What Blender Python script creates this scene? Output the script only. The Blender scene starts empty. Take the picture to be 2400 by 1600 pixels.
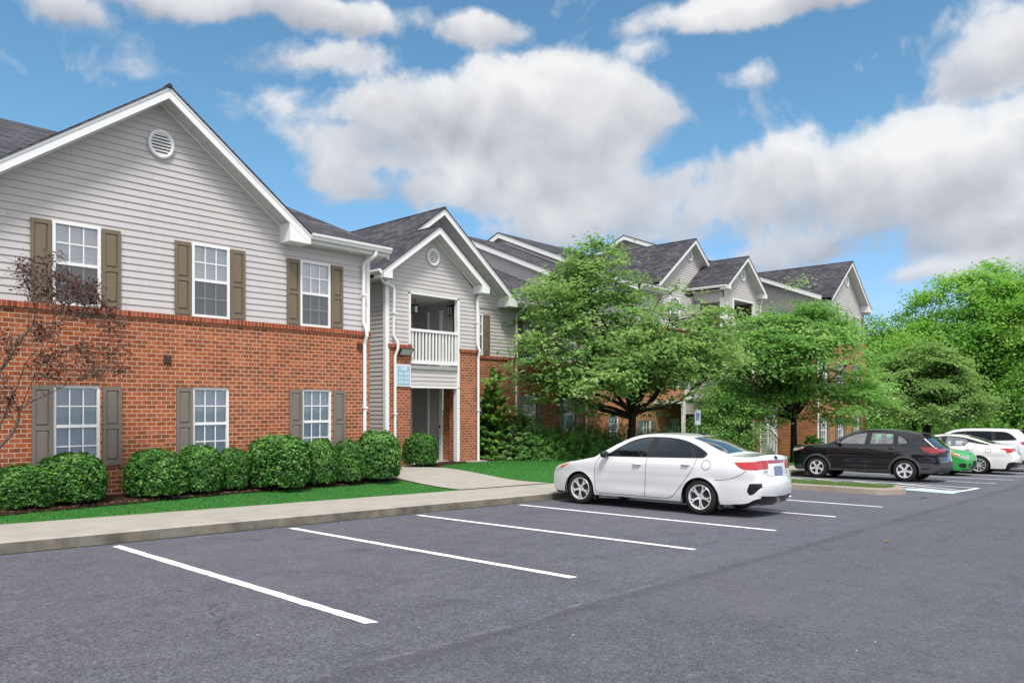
import bpy, math, random
import numpy as np
from math import sin, cos, pi, sqrt, radians, atan2
from mathutils import Vector, Matrix
from mathutils.geometry import delaunay_2d_cdt

SC = bpy.context.scene
COL = SC.collection
ORG = {}

# ------------------------------------------------------------------ scene tree
def tag(o, label=None, cat=None, group=None, kind=None):
    if label: o['label'] = label
    if cat: o['category'] = cat
    if group: o['group'] = group
    if kind: o['kind'] = kind
    return o

def thing(name, label, cat, loc=(0, 0, 0), group=None):
    o = bpy.data.objects.new(name, None)
    COL.objects.link(o)
    o.location = loc
    o.empty_display_size = 0.3
    ORG[o.name] = Vector(loc)
    return tag(o, label, cat, group)

def link(name, me, parent=None):
    o = bpy.data.objects.new(name, me)
    COL.objects.link(o)
    if parent is not None:
        o.parent = parent
        ORG[o.name] = ORG.get(parent.name, Vector((0, 0, 0)))
    else:
        ORG[o.name] = Vector((0, 0, 0))
    return o

def copy_tree(o, parent=None):
    c = o.copy()
    COL.objects.link(c)
    if parent is not None: c.parent = parent
    ORG[c.name] = ORG.get(o.name, Vector((0, 0, 0)))
    for ch in list(o.children): copy_tree(ch, c)
    return c

class MB:
    """collects faces, then links them as ONE mesh object"""
    def __init__(s): s.v = []; s.f = []; s.m = []
    def poly(s, pts, m=0):
        i = len(s.v); s.v += [tuple(p) for p in pts]
        s.f.append(tuple(range(i, i + len(pts)))); s.m.append(m)
    def box(s, x0, x1, y0, y1, z0, z1, m=0):
        i = len(s.v)
        s.v += [(x0,y0,z0),(x1,y0,z0),(x1,y1,z0),(x0,y1,z0),(x0,y0,z1),(x1,y0,z1),(x1,y1,z1),(x0,y1,z1)]
        for q in ((0,3,2,1),(4,5,6,7),(0,1,5,4),(1,2,6,5),(2,3,7,6),(3,0,4,7)):
            s.f.append(tuple(i+k for k in q)); s.m.append(m)
    def bar(s, p, q, w, h, up=(0,0,1), m=0):
        p = Vector(p); q = Vector(q); d = (q-p).normalized(); u = Vector(up)
        a = d.cross(u)
        if a.length < 1e-4: a = d.cross(Vector((1,0,0)))
        a.normalize(); b = a.cross(d); i = len(s.v)
        for c in (p, q):
            for sa, sb in ((-1,-1),(1,-1),(1,1),(-1,1)):
                s.v.append(tuple(c + a*sa*w/2 + b*sb*h/2))
        for k in ((0,1,2,3),(7,6,5,4),(0,4,5,1),(1,5,6,2),(2,6,7,3),(3,7,4,0)):
            s.f.append(tuple(i+j for j in k)); s.m.append(m)
    def extrude(s, pts, d, m=0):
        """closed polygon pts (3d) extruded by vector d"""
        n = len(pts); d = Vector(d); i = len(s.v)
        s.v += [tuple(p) for p in pts] + [tuple(Vector(p)+d) for p in pts]
        s.f.append(tuple(range(i, i+n))); s.m.append(m)
        s.f.append(tuple(range(i+2*n-1, i+n-1, -1))); s.m.append(m)
        for k in range(n):
            s.f.append((i+k, i+(k+1)%n, i+n+(k+1)%n, i+n+k)); s.m.append(m)
    def tube(s, pts, rads, n=6, m=0, cap=True):
        pts = [Vector(p) for p in pts]
        if not hasattr(rads, '__len__'): rads = [rads]*len(pts)
        i = len(s.v); ref = Vector((0.31, 0.2, 0.93))
        for k, p in enumerate(pts):
            d = (pts[min(k+1, len(pts)-1)] - pts[max(k-1, 0)])
            if d.length < 1e-9: d = Vector((0,0,1))
            d.normalize(); a = d.cross(ref)
            if a.length < 0.05: a = d.cross(Vector((1,0,0)))
            a.normalize(); b = d.cross(a)
            for j in range(n):
                t = 2*pi*j/n
                s.v.append(tuple(p + (a*cos(t) + b*sin(t))*rads[k]))
        for k in range(len(pts)-1):
            for j in range(n):
                a0 = i+k*n+j; a1 = i+k*n+(j+1)%n
                s.f.append((a0, a1, a1+n, a0+n)); s.m.append(m)
        if cap:
            s.f.append(tuple(i+j for j in reversed(range(n)))); s.m.append(m)
            s.f.append(tuple(i+(len(pts)-1)*n+j for j in range(n))); s.m.append(m)
    def disc_lathe(s, prof, c=(0,0,0), n=32, m=0):
        """profile (r, x) turned about the x axis"""
        i = len(s.v)
        for r, x in prof:
            for j in range(n):
                t = 2*pi*j/n
                s.v.append((c[0]+x, c[1]+r*cos(t), c[2]+r*sin(t)))
        for k in range(len(prof)-1):
            for j in range(n):
                a0 = i+k*n+j; a1 = i+k*n+(j+1)%n
                s.f.append((a0, a1, a1+n, a0+n)); s.m.append(m)
    def build(s, name, mats, parent=None, smooth=False, local=False):
        me = bpy.data.meshes.new(name)
        vs = s.v
        if parent is not None and not local:
            o = ORG.get(parent.name, Vector((0,0,0)))
            vs = [(x-o.x, y-o.y, z-o.z) for x, y, z in vs]
        me.from_pydata(vs, [], s.f)
        if not isinstance(mats, (list, tuple)): mats = [mats]
        for m in mats: me.materials.append(m)
        if len(mats) > 1: me.polygons.foreach_set('material_index', s.m)
        if smooth: me.polygons.foreach_set('use_smooth', [True]*len(s.f))
        me.update()
        return link(name, me, parent)

# ------------------------------------------------------------------ materials
class NT:
    def __init__(s, name):
        s.mat = bpy.data.materials.new(name); s.mat.use_nodes = True
        s.t = s.mat.node_tree; s.t.nodes.clear()
    def n(s, typ, props=None, **inp):
        nd = s.t.nodes.new(typ)
        for k, v in (props or {}).items(): setattr(nd, k, v)
        for k, v in inp.items():
            key = int(k[1:]) if k[0] == 'i' and k[1:].isdigit() else k.replace('_', ' ')
            sk = nd.inputs[key]
            if isinstance(v, bpy.types.NodeSocket): s.t.links.new(v, sk)
            else:
                if sk.type == 'RGBA' and len(v) == 3: v = (*v, 1)
                sk.default_value = v
        return nd
    def math(s, op, a, b=0.0, c=None, clamp=False):
        nd = s.n('ShaderNodeMath', {'operation': op, 'use_clamp': clamp}, i0=a, i1=b)
        if c is not None:
            if isinstance(c, bpy.types.NodeSocket): s.t.links.new(c, nd.inputs[2])
            else: nd.inputs[2].default_value = c
        return nd.outputs[0]
    def mix(s, f, a, b, mode='MIX'):
        nd = s.n('ShaderNodeMix', {'data_type': 'RGBA', 'blend_type': mode})
        for k, v in ((0, f), (6, a), (7, b)):
            if isinstance(v, bpy.types.NodeSocket): s.t.links.new(v, nd.inputs[k])
            else: nd.inputs[k].default_value = (*v, 1) if (k and len(v) == 3) else v
        return nd.outputs[2]
    def ramp(s, f, stops, interp='LINEAR'):
        nd = s.n('ShaderNodeValToRGB', None, Fac=f); e = nd.color_ramp.elements
        nd.color_ramp.interpolation = interp
        while len(e) < len(stops): e.new(0.5)
        for k, (p, c) in enumerate(stops):
            e[k].position = p; e[k].color = (*c, 1) if len(c) == 3 else c
        return nd.outputs[0]
    def noise(s, vec, scale, detail=4, rough=0.55, dist=0.0):
        return s.n('ShaderNodeTexNoise', None, Vector=vec, Scale=scale, Detail=detail, Roughness=rough, Distortion=dist).outputs[0]
    def pos(s): return s.n('ShaderNodeNewGeometry').outputs['Position']
    def obj(s): return s.n('ShaderNodeTexCoord').outputs['Object']
    def sep(s, v): return s.n('ShaderNodeSeparateXYZ', None, Vector=v).outputs
    def comb(s, x, y, z=0.0): return s.n('ShaderNodeCombineXYZ', None, X=x, Y=y, Z=z).outputs[0]
    def vscale(s, v, sc):
        return s.n('ShaderNodeVectorMath', {'operation': 'MULTIPLY'}, i0=v, i1=sc).outputs[0]
    def out(s, sh):
        s.t.links.new(sh, s.n('ShaderNodeOutputMaterial').inputs[0]); return s.mat
    def pbsdf(s, color, rough=0.6, spec=0.4, metal=0.0, normal=None, **kw):
        nd = s.n('ShaderNodeBsdfPrincipled', None, Base_Color=color, Roughness=rough, Metallic=metal, **kw)
        nd.inputs['Specular IOR Level'].default_value = spec
        if normal is not None: s.t.links.new(normal, nd.inputs['Normal'])
        return nd.outputs[0]
    def bump(s, h, strength=0.4, dist=0.01):
        return s.n('ShaderNodeBump', None, Height=h, Strength=strength, Distance=dist).outputs[0]

def simple(name, color, rough=0.55, spec=0.4, metal=0.0, var=0.08, scale=6.0, **kw):
    t = NT(name); p = t.obj()
    f = t.noise(p, scale, 5)
    c = t.mix(f, tuple(x*(1-var) for x in color), tuple(min(1, x*(1+var)) for x in color))
    return t.out(t.pbsdf(c, rough, spec, metal, **kw))

def brick_mat(name, c1, c2, mortar, bw=0.176, rh=0.080, ms=0.010, vertical=False, stain=0.35):
    t = NT(name); p = t.pos(); x = t.sep(p)
    u = t.math('ADD', x[0], x[1]); z = x[2]
    vec = t.comb(u, z)
    b = t.n('ShaderNodeTexBrick', {'offset': 0.0 if vertical else 0.5}, Vector=vec, Color1=c1, Color2=c2, Mortar=mortar,
            Scale=1.0, Mortar_Size=ms*0.52, Mortar_Smooth=0.15, Bias=-0.15, Brick_Width=bw, Row_Height=rh)
    tone = t.noise(p, 1.3, 3)
    col = t.mix(t.math('MULTIPLY', tone, 0.45), b.outputs[0], (c1[0]*0.45, c1[1]*0.42, c1[2]*0.45))
    # smoky dark bricks and whitish bloom, both per brick length
    cell = t.n('ShaderNodeTexWhiteNoise', {'noise_dimensions': '2D'},
               Vector=t.comb(t.math('FLOOR', t.math('DIVIDE', u, bw)), t.math('FLOOR', t.math('DIVIDE', z, rh)))).outputs[0]
    notm = t.math('SUBTRACT', 1.0, b.outputs[1])
    dark = t.math('MULTIPLY', t.math('GREATER_THAN', cell, 0.78), notm)
    pale = t.math('MULTIPLY', t.math('LESS_THAN', cell, 0.14), notm); col = t.mix(t.math('MULTIPLY', pale, 0.35), col, (0.46,0.15,0.07))
    col = t.mix(t.math('MULTIPLY', dark, 0.55), col, (c1[0]*0.35, c1[1]*0.45, c1[2]*0.5))
    grain = t.noise(t.vscale(p, (9, 9, 26)), 3.0, 5, 0.65)
    bloom = t.math('MULTIPLY', t.ramp(grain, [(0.56, (0,0,0)), (0.75, (1,1,1))]), t.ramp(t.noise(p, 0.9, 3), [(0.40, (0,0,0)), (0.58, (1,1,1))]))
    col = t.mix(t.math('MULTIPLY', bloom, stain*1.3), col, (0.52, 0.42, 0.34))
    fine = t.noise(p, 60, 4)
    col = t.mix(0.35, col, t.mix(fine, (0.25,0.25,0.25), (1,1,1)), 'SOFT_LIGHT')
    h = t.math('ADD', t.math('MULTIPLY', notm, 0.9), t.math('MULTIPLY', fine, 0.25))
    return t.out(t.pbsdf(col, 0.85, 0.2, normal=t.bump(h, 0.7, 0.006)))

def shingle_mat(name, along):
    t = NT(name); p = t.pos(); x = t.sep(p)
    zs = t.math('MULTIPLY', x[2], 1.75)
    vec = t.comb(x[0] if along == 'X' else x[1], zs)
    b = t.n('ShaderNodeTexBrick', {'offset': 0.37, 'offset_frequency': 2}, Vector=vec, Color1=(0.098,0.096,0.110), Color2=(0.032,0.032,0.039), Mortar=(0.010,0.010,0.013),
            Scale=1.0, Mortar_Size=0.014, Mortar_Smooth=0.3, Bias=-0.1, Brick_Width=0.36, Row_Height=0.19)
    n1 = t.noise(t.comb(t.math('MULTIPLY', x[0 if along == 'X' else 1], 1.4), t.math('MULTIPLY', zs, 6.0)), 2.2, 5, 0.7)
    c = t.mix(t.math('MULTIPLY', n1, 0.35), b.outputs[0], (0.060,0.060,0.071))
    blot = t.ramp(t.noise(p, 0.6, 3), [(0.3, (0.86,0.86,0.87)), (0.7, (1.08,1.07,1.07))])
    c = t.mix(1.0, c, blot, 'MULTIPLY')
    g = t.noise(p, 130, 2)
    return t.out(t.pbsdf(t.mix(0.4, c, t.mix(g, (0.2,0.2,0.2), (0.8,0.8,0.8)), 'OVERLAY'), 0.95, 0.15, normal=t.bump(t.math('SUBTRACT', 1.0, b.outputs[1]), 0.6, 0.012)))

def siding_mat(name, c):
    t = NT(name); p = t.pos(); x = t.sep(p)
    n1 = t.noise(t.vscale(p, (1, 1, 0.35)), 1.1, 5)
    col = t.mix(n1, tuple(v*0.93 for v in c), tuple(v*1.05 for v in c))
    # end laps of the vinyl lengths, staggered from course to course
    row = t.math('FLOOR', t.math('DIVIDE', t.math('SUBTRACT', x[2], 1.72), 0.1255))
    u = t.math('ADD', t.math('ADD', x[0], x[1]), t.math('MULTIPLY', row, 1.37))
    jn = t.math('LESS_THAN', t.math('FRACT', t.math('DIVIDE', u, 3.66)), 0.0022)
    tone = t.n('ShaderNodeTexWhiteNoise', {'noise_dimensions': '2D'}, Vector=t.comb(t.math('FLOOR', t.math('DIVIDE', u, 3.66)), row)).outputs[0]
    col = t.mix(t.math('MULTIPLY', tone, 0.10), col, tuple(v*0.72 for v in c))
    col = t.mix(t.math('MULTIPLY', jn, 0.5), col, tuple(v*0.35 for v in c))
    drip = t.noise(t.vscale(p, (5, 5, 0.5)), 1.0, 5, 0.6)
    col = t.mix(t.math('MULTIPLY', t.ramp(drip, [(0.55, (0,0,0)), (0.80, (1,1,1))]), 0.16), col, (c[0]*0.62, c[1]*0.60, c[2]*0.54))
    gr = t.noise(t.vscale(p, (3, 3, 90)), 1.0, 3)
    return t.out(t.pbsdf(col, 0.55, 0.35, normal=t.bump(gr, 0.06, 0.004)))

def glass_mat(name, tint=(0.9,0.93,0.94), refl=1.0, base=0.06, gc=(0.95,0.97,1.0)):
    t = NT(name)
    fr = t.n('ShaderNodeLayerWeight', None, Blend=0.32).outputs['Fresnel']
    f = t.math('ADD', t.math('MULTIPLY', fr, 0.85*refl), base, clamp=True)
    wob = t.bump(t.noise(t.pos(), 1.6, 2), 0.05, 0.05)
    gl = t.n('ShaderNodeBsdfGlossy', None, Color=gc, Roughness=0.02, Normal=wob).outputs[0]
    tr = t.n('ShaderNodeBsdfTransparent', None, Color=tint).outputs[0]
    return t.out(t.n('ShaderNodeMixShader', None, i0=f, i1=tr, i2=gl).outputs[0])

def paint_mat(name, c, flake=0.0, rough=0.28, coat=1.0, metal=0.0):
    t = NT(name); p = t.obj()
    dirt = t.noise(p, 3.0, 4)
    col = t.mix(dirt, tuple(v*0.97 for v in c), c)
    nd = t.n('ShaderNodeBsdfPrincipled', None, Base_Color=col, Roughness=rough, Metallic=metal)
    nd.inputs['Coat Weight'].default_value = coat; nd.inputs['Coat Roughness'].default_value = 0.04
    nd.inputs['Specular IOR Level'].default_value = 0.4
    return t.out(nd.outputs[0])

def leaf_mat(name, dark, mid, light, trans=0.35, rough=0.5):
    t = NT(name)
    a = t.n('ShaderNodeAttribute', {'attribute_name': 'var'}).outputs['Fac']
    c = t.ramp(a, [(0.0, dark), (0.5, mid), (1.0, light)])
    b = t.pbsdf(c, rough, 0.25)
    tl = t.n('ShaderNodeBsdfTranslucent', None, Color=t.mix(0.5, c, (mid[0]*1.5, mid[1]*1.5, mid[2]*0.8))).outputs[0]
    return t.out(t.n('ShaderNodeMixShader', None, i0=trans, i1=b, i2=tl).outputs[0])

def asphalt_mat():
    t = NT('asphalt'); p = t.pos(); x = t.sep(p)
    agg = t.noise(p, 70, 3, 0.8); mid = t.noise(p, 17, 5, 0.72); pat = t.noise(p, 3.2, 6, 0.66)
    chips = t.n('ShaderNodeTexVoronoi', None, Vector=p, Scale=46.0).outputs['Color']
    base = t.ramp(agg, [(0.36, (0.018,0.019,0.025)), (0.45, (0.098,0.102,0.127)), (0.56, (0.114,0.118,0.147)), (0.67, (0.27,0.275,0.31))])
    base = t.mix(0.30, base, t.ramp(chips, [(0.1, (0.030,0.031,0.039)), (0.55, (0.098,0.099,0.118)), (0.95, (0.26,0.26,0.29))]))
    base = t.mix(1.0, base, t.ramp(mid, [(0.24, (0.80,0.80,0.81)), (0.50, (1.0,1.0,1.0)), (0.76, (1.14,1.14,1.13))]), 'MULTIPLY')
    base = t.mix(1.0, base, t.ramp(pat, [(0.30, (0.84,0.84,0.85)), (0.52, (1.0,1.0,1.0)), (0.74, (1.14,1.14,1.13))]), 'MULTIPLY')
    # long brush streaks of the sealer, laid along the stalls
    st = t.noise(t.vscale(p, (0.9, 5.5, 1)), 1.0, 7, 0.68)
    base = t.mix(t.ramp(st, [(0.50, (0,0,0)), (0.70, (0.34,0.34,0.34))]), base, (0.060,0.062,0.078))
    bl = t.noise(p, 0.30, 5)
    base = t.mix(t.ramp(bl, [(0.45, (0,0,0)), (0.66, (0.40,0.40,0.40))]), base, (0.135,0.137,0.160))
    # drive lane is a separate lift of asphalt, meeting the stalls at a worn seam
    yy = t.math('ADD', x[1], t.math('ADD', t.math('MULTIPLY', t.math('SUBTRACT', t.noise(p, 1.2, 4), 0.5), 0.20), t.math('MULTIPLY', t.math('SUBTRACT', mid, 0.5), 0.10)))
    lane = t.math('LESS_THAN', yy, 3.86)
    base = t.mix(t.math('MULTIPLY', lane, 0.16), base, (0.060,0.061,0.073))
    seam = t.math('SUBTRACT', 1.0, t.math('MULTIPLY', t.math('ABSOLUTE', t.math('SUBTRACT', yy, 3.80)), 7.0), clamp=True)
    base = t.mix(t.math('MULTIPLY', seam, t.math('MULTIPLY', t.ramp(pat, [(0.36, (0,0,0)), (0.60, (1,1,1))]), 0.48)), base, (0.030,0.030,0.037))
    ridge = t.math('SUBTRACT', 1.0, t.math('MULTIPLY', t.math('ABSOLUTE', t.math('SUBTRACT', yy, 3.92)), 26.0), clamp=True)
    base = t.mix(t.math('MULTIPLY', ridge, t.math('MULTIPLY', t.ramp(t.noise(p, 5, 4), [(0.42, (0,0,0)), (0.60, (1,1,1))]), t.math('MULTIPLY', t.math('LESS_THAN', x[0], 6.5), 0.7))), base, (0.20,0.20,0.215))
    # hairline cracks and oil under the stalls
    cr = t.n('ShaderNodeTexVoronoi', {'feature': 'DISTANCE_TO_EDGE'}, Vector=t.n('ShaderNodeVectorMath', {'operation': 'MULTIPLY_ADD'}, i0=t.n('ShaderNodeTexNoise', None, Vector=p, Scale=2.5, Detail=4.0).outputs['Color'], i1=(.7,.7,.7), i2=p).outputs[0], Scale=0.42).outputs['Distance']
    crk = t.math('MULTIPLY', t.math('LESS_THAN', cr, 0.0045), t.ramp(t.noise(p, 0.45, 2), [(0.60, (0,0,0)), (0.66, (1,1,1))]))
    base = t.mix(t.math('MULTIPLY', crk, 0.5), base, (0.022,0.022,0.026))
    oil = t.math('MULTIPLY', t.ramp(t.noise(p, 1.5, 3), [(0.60, (0,0,0)), (0.74, (1,1,1))]), t.math('MULTIPLY', t.math('GREATER_THAN', x[1], 4.6), 0.35))
    base = t.mix(oil, base, (0.038,0.037,0.042))
    rust = t.math('MULTIPLY', t.ramp(t.noise(p, 0.8, 6, 0.7), [(0.60, (0,0,0)), (0.74, (1,1,1))]), 0.15)
    base = t.mix(rust, base, (0.18,0.125,0.11))
    h = t.math('ADD', agg, t.math('MULTIPLY', mid, 1.2))
    return t.out(t.pbsdf(base, 0.85, 0.25, normal=t.bump(h, 0.8, 0.014)))

def concrete_mat(name, c, dirt=0.35, dcol=(0.09,0.08,0.065)):
    t = NT(name); p = t.pos()
    n1 = t.noise(p, 2.2, 6, 0.6); n2 = t.noise(p, 45, 3, 0.7); n3 = t.noise(p, 0.7, 3)
    col = t.mix(n2, tuple(v*0.82 for v in c), tuple(v*1.1 for v in c))
    col = t.mix(t.math('MULTIPLY', t.ramp(n1, [(0.42, (0,0,0)), (0.75, (1,1,1))]), dirt), col, dcol)
    col = t.mix(t.math('MULTIPLY', n3, 0.2), col, (c[0]*0.7, c[1]*0.66, c[2]*0.6))
    return t.out(t.pbsdf(col, 0.9, 0.2, normal=t.bump(n2, 0.35, 0.005)))

def lawn_mat(name, a, b, c):
    t = NT(name); p = t.pos()
    n1 = t.noise(p, 55, 3, 0.7); n2 = t.noise(p, 2.2, 4, 0.6)
    col = t.ramp(n1, [(0.3, a), (0.52, b), (0.75, c)])
    col = t.mix(t.math('MULTIPLY', n2, 0.45), col, a)
    n3 = t.noise(p, 1.1, 5, 0.65)
    col = t.mix(t.math('MULTIPLY', t.ramp(n3, [(0.52, (0,0,0)), (0.74, (1,1,1))]), 0.35), col, (c[0]*1.5, c[1]*0.85, c[2]*0.8))
    return t.out(t.pbsdf(col, 0.85, 0.15, normal=t.bump(n1, 0.8, 0.03)))

def mulch_mat():
    t = NT('mulch'); p = t.pos()
    v = t.n('ShaderNodeTexVoronoi', None, Vector=t.vscale(p, (1, 1.6, 1)), Scale=26.0)
    n = t.noise(p, 40, 4, 0.7)
    col = t.ramp(v.outputs['Color'], [(0.1, (0.022,0.011,0.007)), (0.6, (0.06,0.03,0.018)), (0.95, (0.15,0.09,0.06))])
    col = t.mix(t.math('MULTIPLY', n, 0.5), col, (0.02,0.012,0.01))
    return t.out(t.pbsdf(col, 0.95, 0.1, normal=t.bump(t.math('ADD', v.outputs[0], n), 1.0, 0.03)))

def bark_mat(name, c):
    t = NT(name); p = t.obj()
    n = t.noise(t.vscale(p, (1, 1, 0.25)), 26, 5, 0.7)
    col = t.ramp(n, [(0.3, tuple(v*0.35 for v in c)), (0.6, c), (0.8, tuple(v*1.7 for v in c))])
    return t.out(t.pbsdf(col, 0.95, 0.1, normal=t.bump(n, 1.0, 0.02)))

M = {}
M['brick'] = brick_mat('red brick', (0.395,0.104,0.036), (0.200,0.062,0.027), (0.66,0.55,0.44))
M['brick_far'] = brick_mat('tan red brick', (0.40,0.14,0.05), (0.22,0.07,0.03), (0.70,0.58,0.40))
M['brick_cap'] = brick_mat('rowlock brick', (0.36,0.075,0.03), (0.22,0.05,0.024), (0.50,0.40,0.30), bw=0.078, rh=10.0, ms=0.009, vertical=True, stain=0.15)
M['siding'] = siding_mat('vinyl siding', (0.525,0.497,0.490))
M['white'] = simple('white vinyl trim', (0.78,0.78,0.775), 0.45, 0.4, var=0.03)
M['soffit'] = simple('soffit vinyl', (0.62,0.62,0.60), 0.6, 0.3, var=0.03)
M['shingle_x'] = shingle_mat('shingles front slope', 'X')
M['shingle_y'] = shingle_mat('shingles side slope', 'Y')
M['shutter'] = simple('taupe shutter', (0.168,0.130,0.088), 0.5, 0.35, var=0.06, scale=3)
M['shutter_low'] = simple('grey taupe shutter', (0.175,0.155,0.132), 0.5, 0.35, var=0.06, scale=3)
M['glass'] = glass_mat('window glass', (0.97,0.98,0.98), 1.0, 0.07)
M['glass_low'] = glass_mat('lower window glass', base=0.05)
M['screen'] = NT('insect screen')
_t = M['screen']; M['screen'] = _t.out(_t.n('ShaderNodeMixShader', None, i0=0.55, i1=_t.n('ShaderNodeBsdfTransparent').outputs[0], i2=_t.pbsdf((0.10,0.105,0.11), 0.8, 0.2)).outputs[0])
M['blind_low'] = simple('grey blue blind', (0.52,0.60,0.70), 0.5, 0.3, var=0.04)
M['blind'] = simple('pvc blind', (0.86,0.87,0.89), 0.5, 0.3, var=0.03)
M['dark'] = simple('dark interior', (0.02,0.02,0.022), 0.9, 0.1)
M['asphalt'] = asphalt_mat()
M['line'] = NT('road paint')
_t = M['line']; _p = _t.pos()
M['line'] = _t.out(_t.pbsdf(_t.mix(_t.math('MAXIMUM', _t.ramp(_t.noise(_p, 38, 5, 0.8), [(0.56, (0,0,0)), (0.70, (0.85,0.85,0.85))]), _t.ramp(_t.noise(_p, 2.2, 5, 0.7), [(0.52, (0,0,0)), (0.75, (0.45,0.45,0.45))])), (0.84,0.84,0.83), (0.22,0.22,0.24)), 0.7, 0.3))
M['blue_paint'] = simple('pale blue road paint', (0.44,0.60,0.68), 0.7, 0.3, var=0.1, scale=20)
M['concrete'] = concrete_mat('concrete paving', (0.385,0.365,0.325), 0.45, (0.22,0.20,0.165))
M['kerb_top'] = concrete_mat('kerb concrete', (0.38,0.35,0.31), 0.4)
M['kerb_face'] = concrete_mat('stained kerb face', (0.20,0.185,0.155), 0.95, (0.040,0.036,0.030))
M['island_kerb'] = concrete_mat('tan kerb concrete', (0.32,0.275,0.235), 0.35, (0.14,0.10,0.08))
M['lawn'] = lawn_mat('dyed lawn', (0.018,0.105,0.016), (0.042,0.190,0.034), (0.095,0.29,0.065))
M['rough_grass'] = lawn_mat('rough grass', (0.035,0.075,0.015), (0.075,0.14,0.03), (0.15,0.22,0.06))
M['mulch'] = mulch_mat()
M['bark'] = bark_mat('dark bark', (0.030,0.023,0.018))
M['bark_grey'] = bark_mat('grey bark', (0.10,0.085,0.07))
M['bark_sapling'] = bark_mat('sapling bark', (0.15,0.12,0.10))
M['metal'] = simple('galvanised steel', (0.45,0.46,0.47), 0.4, 0.5, 0.8)
M['black'] = simple('black plastic', (0.018,0.018,0.02), 0.5, 0.4)
# ------------------------------------------------------------------ camera frame numbers (metres, eye at the origin, x along the facade, y towards it)
CAM_YAW = math.atan2(1612.0, 1748.0)
SA, SB, EYE = -0.030, -0.017, 1.5

def gz(x, y):
    """asphalt height: the lot falls gently away along x and towards the building"""
    xx = min(x, 46.0) + 22.0*math.tanh(max(0.0, x-46.0)/22.0)*0.8
    xx = max(xx, -40.0)
    yy = max(-40.0, min(60.0, y))
    return -EYE + SA*xx + SB*yy

def sstep(a, b, v):
    t = max(0.0, min(1.0, (v-a)/(b-a))); return t*t*(3-2*t)

def interp(x, tab):
    if x <= tab[0][0]: return tab[0][1]
    for (a, p), (b, q) in zip(tab, tab[1:]):
        if x <= b: return p + (q-p)*(x-a)/(b-a)
    return tab[-1][1]

RISE = [(0,.10),(5,.13),(10,.20),(15,.29),(21,.37),(24,.30),(28,.08),(31,0.0),(60,0.0)]
def yz(x, y):
    """yard height behind the pavement"""
    return gz(x, y) + 0.15 + interp(x, RISE)*sstep(12.0, 15.5, y)

def sheet(name, mat, xs, ys, zf, inside=None, dz=0.0):
    mb = MB(); idx = {}
    for i, x in enumerate(xs):
        for j, y in enumerate(ys):
            idx[i, j] = len(mb.v); mb.v.append((x, y, zf(x, y)+dz))
    for i in range(len(xs)-1):
        for j in range(len(ys)-1):
            if inside and not inside((xs[i]+xs[i+1])/2, (ys[j]+ys[j+1])/2): continue
            mb.f.append((idx[i,j], idx[i+1,j], idx[i+1,j+1], idx[i,j+1])); mb.m.append(0)
    return mb.build(name, mat)

def rng(a, b, st):
    n = max(1, int(math.ceil((b-a)/st - 1e-6))); return [a+(b-a)*i/n for i in range(n+1)]

KY = 10.26            # kerb face
WALK = 12.02          # inner edge of the pavement

# the land: one sheet to the horizon
xs = rng(-320, -40, 40)[:-1] + rng(-40, 100, 5)[:-1] + rng(100, 500, 50)
ys = rng(-320, -40, 40)[:-1] + rng(-40, 60, 5)[:-1] + rng(60, 420, 45)
tag(sheet('ground', M['rough_grass'], xs, ys, lambda x, y: gz(x, y)-0.10), kind='structure')
tag(sheet('parking_lot', M['asphalt'], rng(-36, 90, 2.0), rng(-36, KY+0.02, 2.0), gz), kind='structure')
tag(sheet('lawn', M['lawn'], rng(-20, 62, 0.6), rng(WALK, 27, 0.5), yz), kind='structure')

def strip_poly(mb, pts, zf, dz, m=0, step=0.4):
    """a painted band: quads between two edge polylines"""
    (a0, a1), (b0, b1) = pts       # a0->a1 one edge, b0->b1 the other
    n = max(1, int((Vector(a1)-Vector(a0)).length/step))
    for k in range(n):
        q = []
        for (p, r, t) in ((a0, a1, k/n), (a0, a1, (k+1)/n), (b0, b1, (k+1)/n), (b0, b1, k/n)):
            x = p[0]+(r[0]-p[0])*t; y = p[1]+(r[1]-p[1])*t
            q.append((x, y, zf(x, y)+dz))
        mb.poly(q, m)

STR = random.Random(12)
def stripe(name, x0, y0, x1, y1, w=0.105):
    d = Vector((x1-x0, y1-y0)); Ls = d.length; d.normalize(); nn = Vector((-d.y, d.x)); n = max(2, int(Ls/0.10)); mb = MB()
    a = [w/2+STR.gauss(0, .0035) for _ in range(n+1)]; b = [w/2+STR.gauss(0, .0035) for _ in range(n+1)]; sw = STR.uniform(-.02, .02); ph = STR.uniform(0, 6)
    for k in range(n):
        q = []
        for (j, s_) in ((k, 1), (k+1, 1), (k+1, -1), (k, -1)):
            off = (a[j] if s_ > 0 else -b[j])+sw*sin(3.1*j/n+ph); e = STR.uniform(-.03, .03) if j in (0, n) else 0
            px_ = x0+d.x*(Ls*j/n+e)+nn.x*off; py_ = y0+d.y*(Ls*j/n+e)+nn.y*off; q.append((px_, py_, gz(px_, py_)+0.004))
        mb.poly(q)
    return tag(mb.build(name, M['line']), kind='structure')

for (x0, y0, x1, y1) in ((3.52,10.02,3.50,4.70), (5.98,10.00,6.00,4.70), (8.46,10.02,8.50,4.72), (11.08,9.98,11.04,4.76),
                         (13.70,9.98,13.62,4.72), (16.30,10.0,16.12,4.72),
                         (26.62,10.0,26.30,4.46), (29.10,10.0,28.70,4.42), (31.60,10.0,31.35,4.42), (34.1,10.0,33.95,4.42), (36.6,10.0,36.5,4.42), (39.1,10.0,39.0,4.4)):
    stripe('parking_line', x0, y0, x1, y1)
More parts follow.
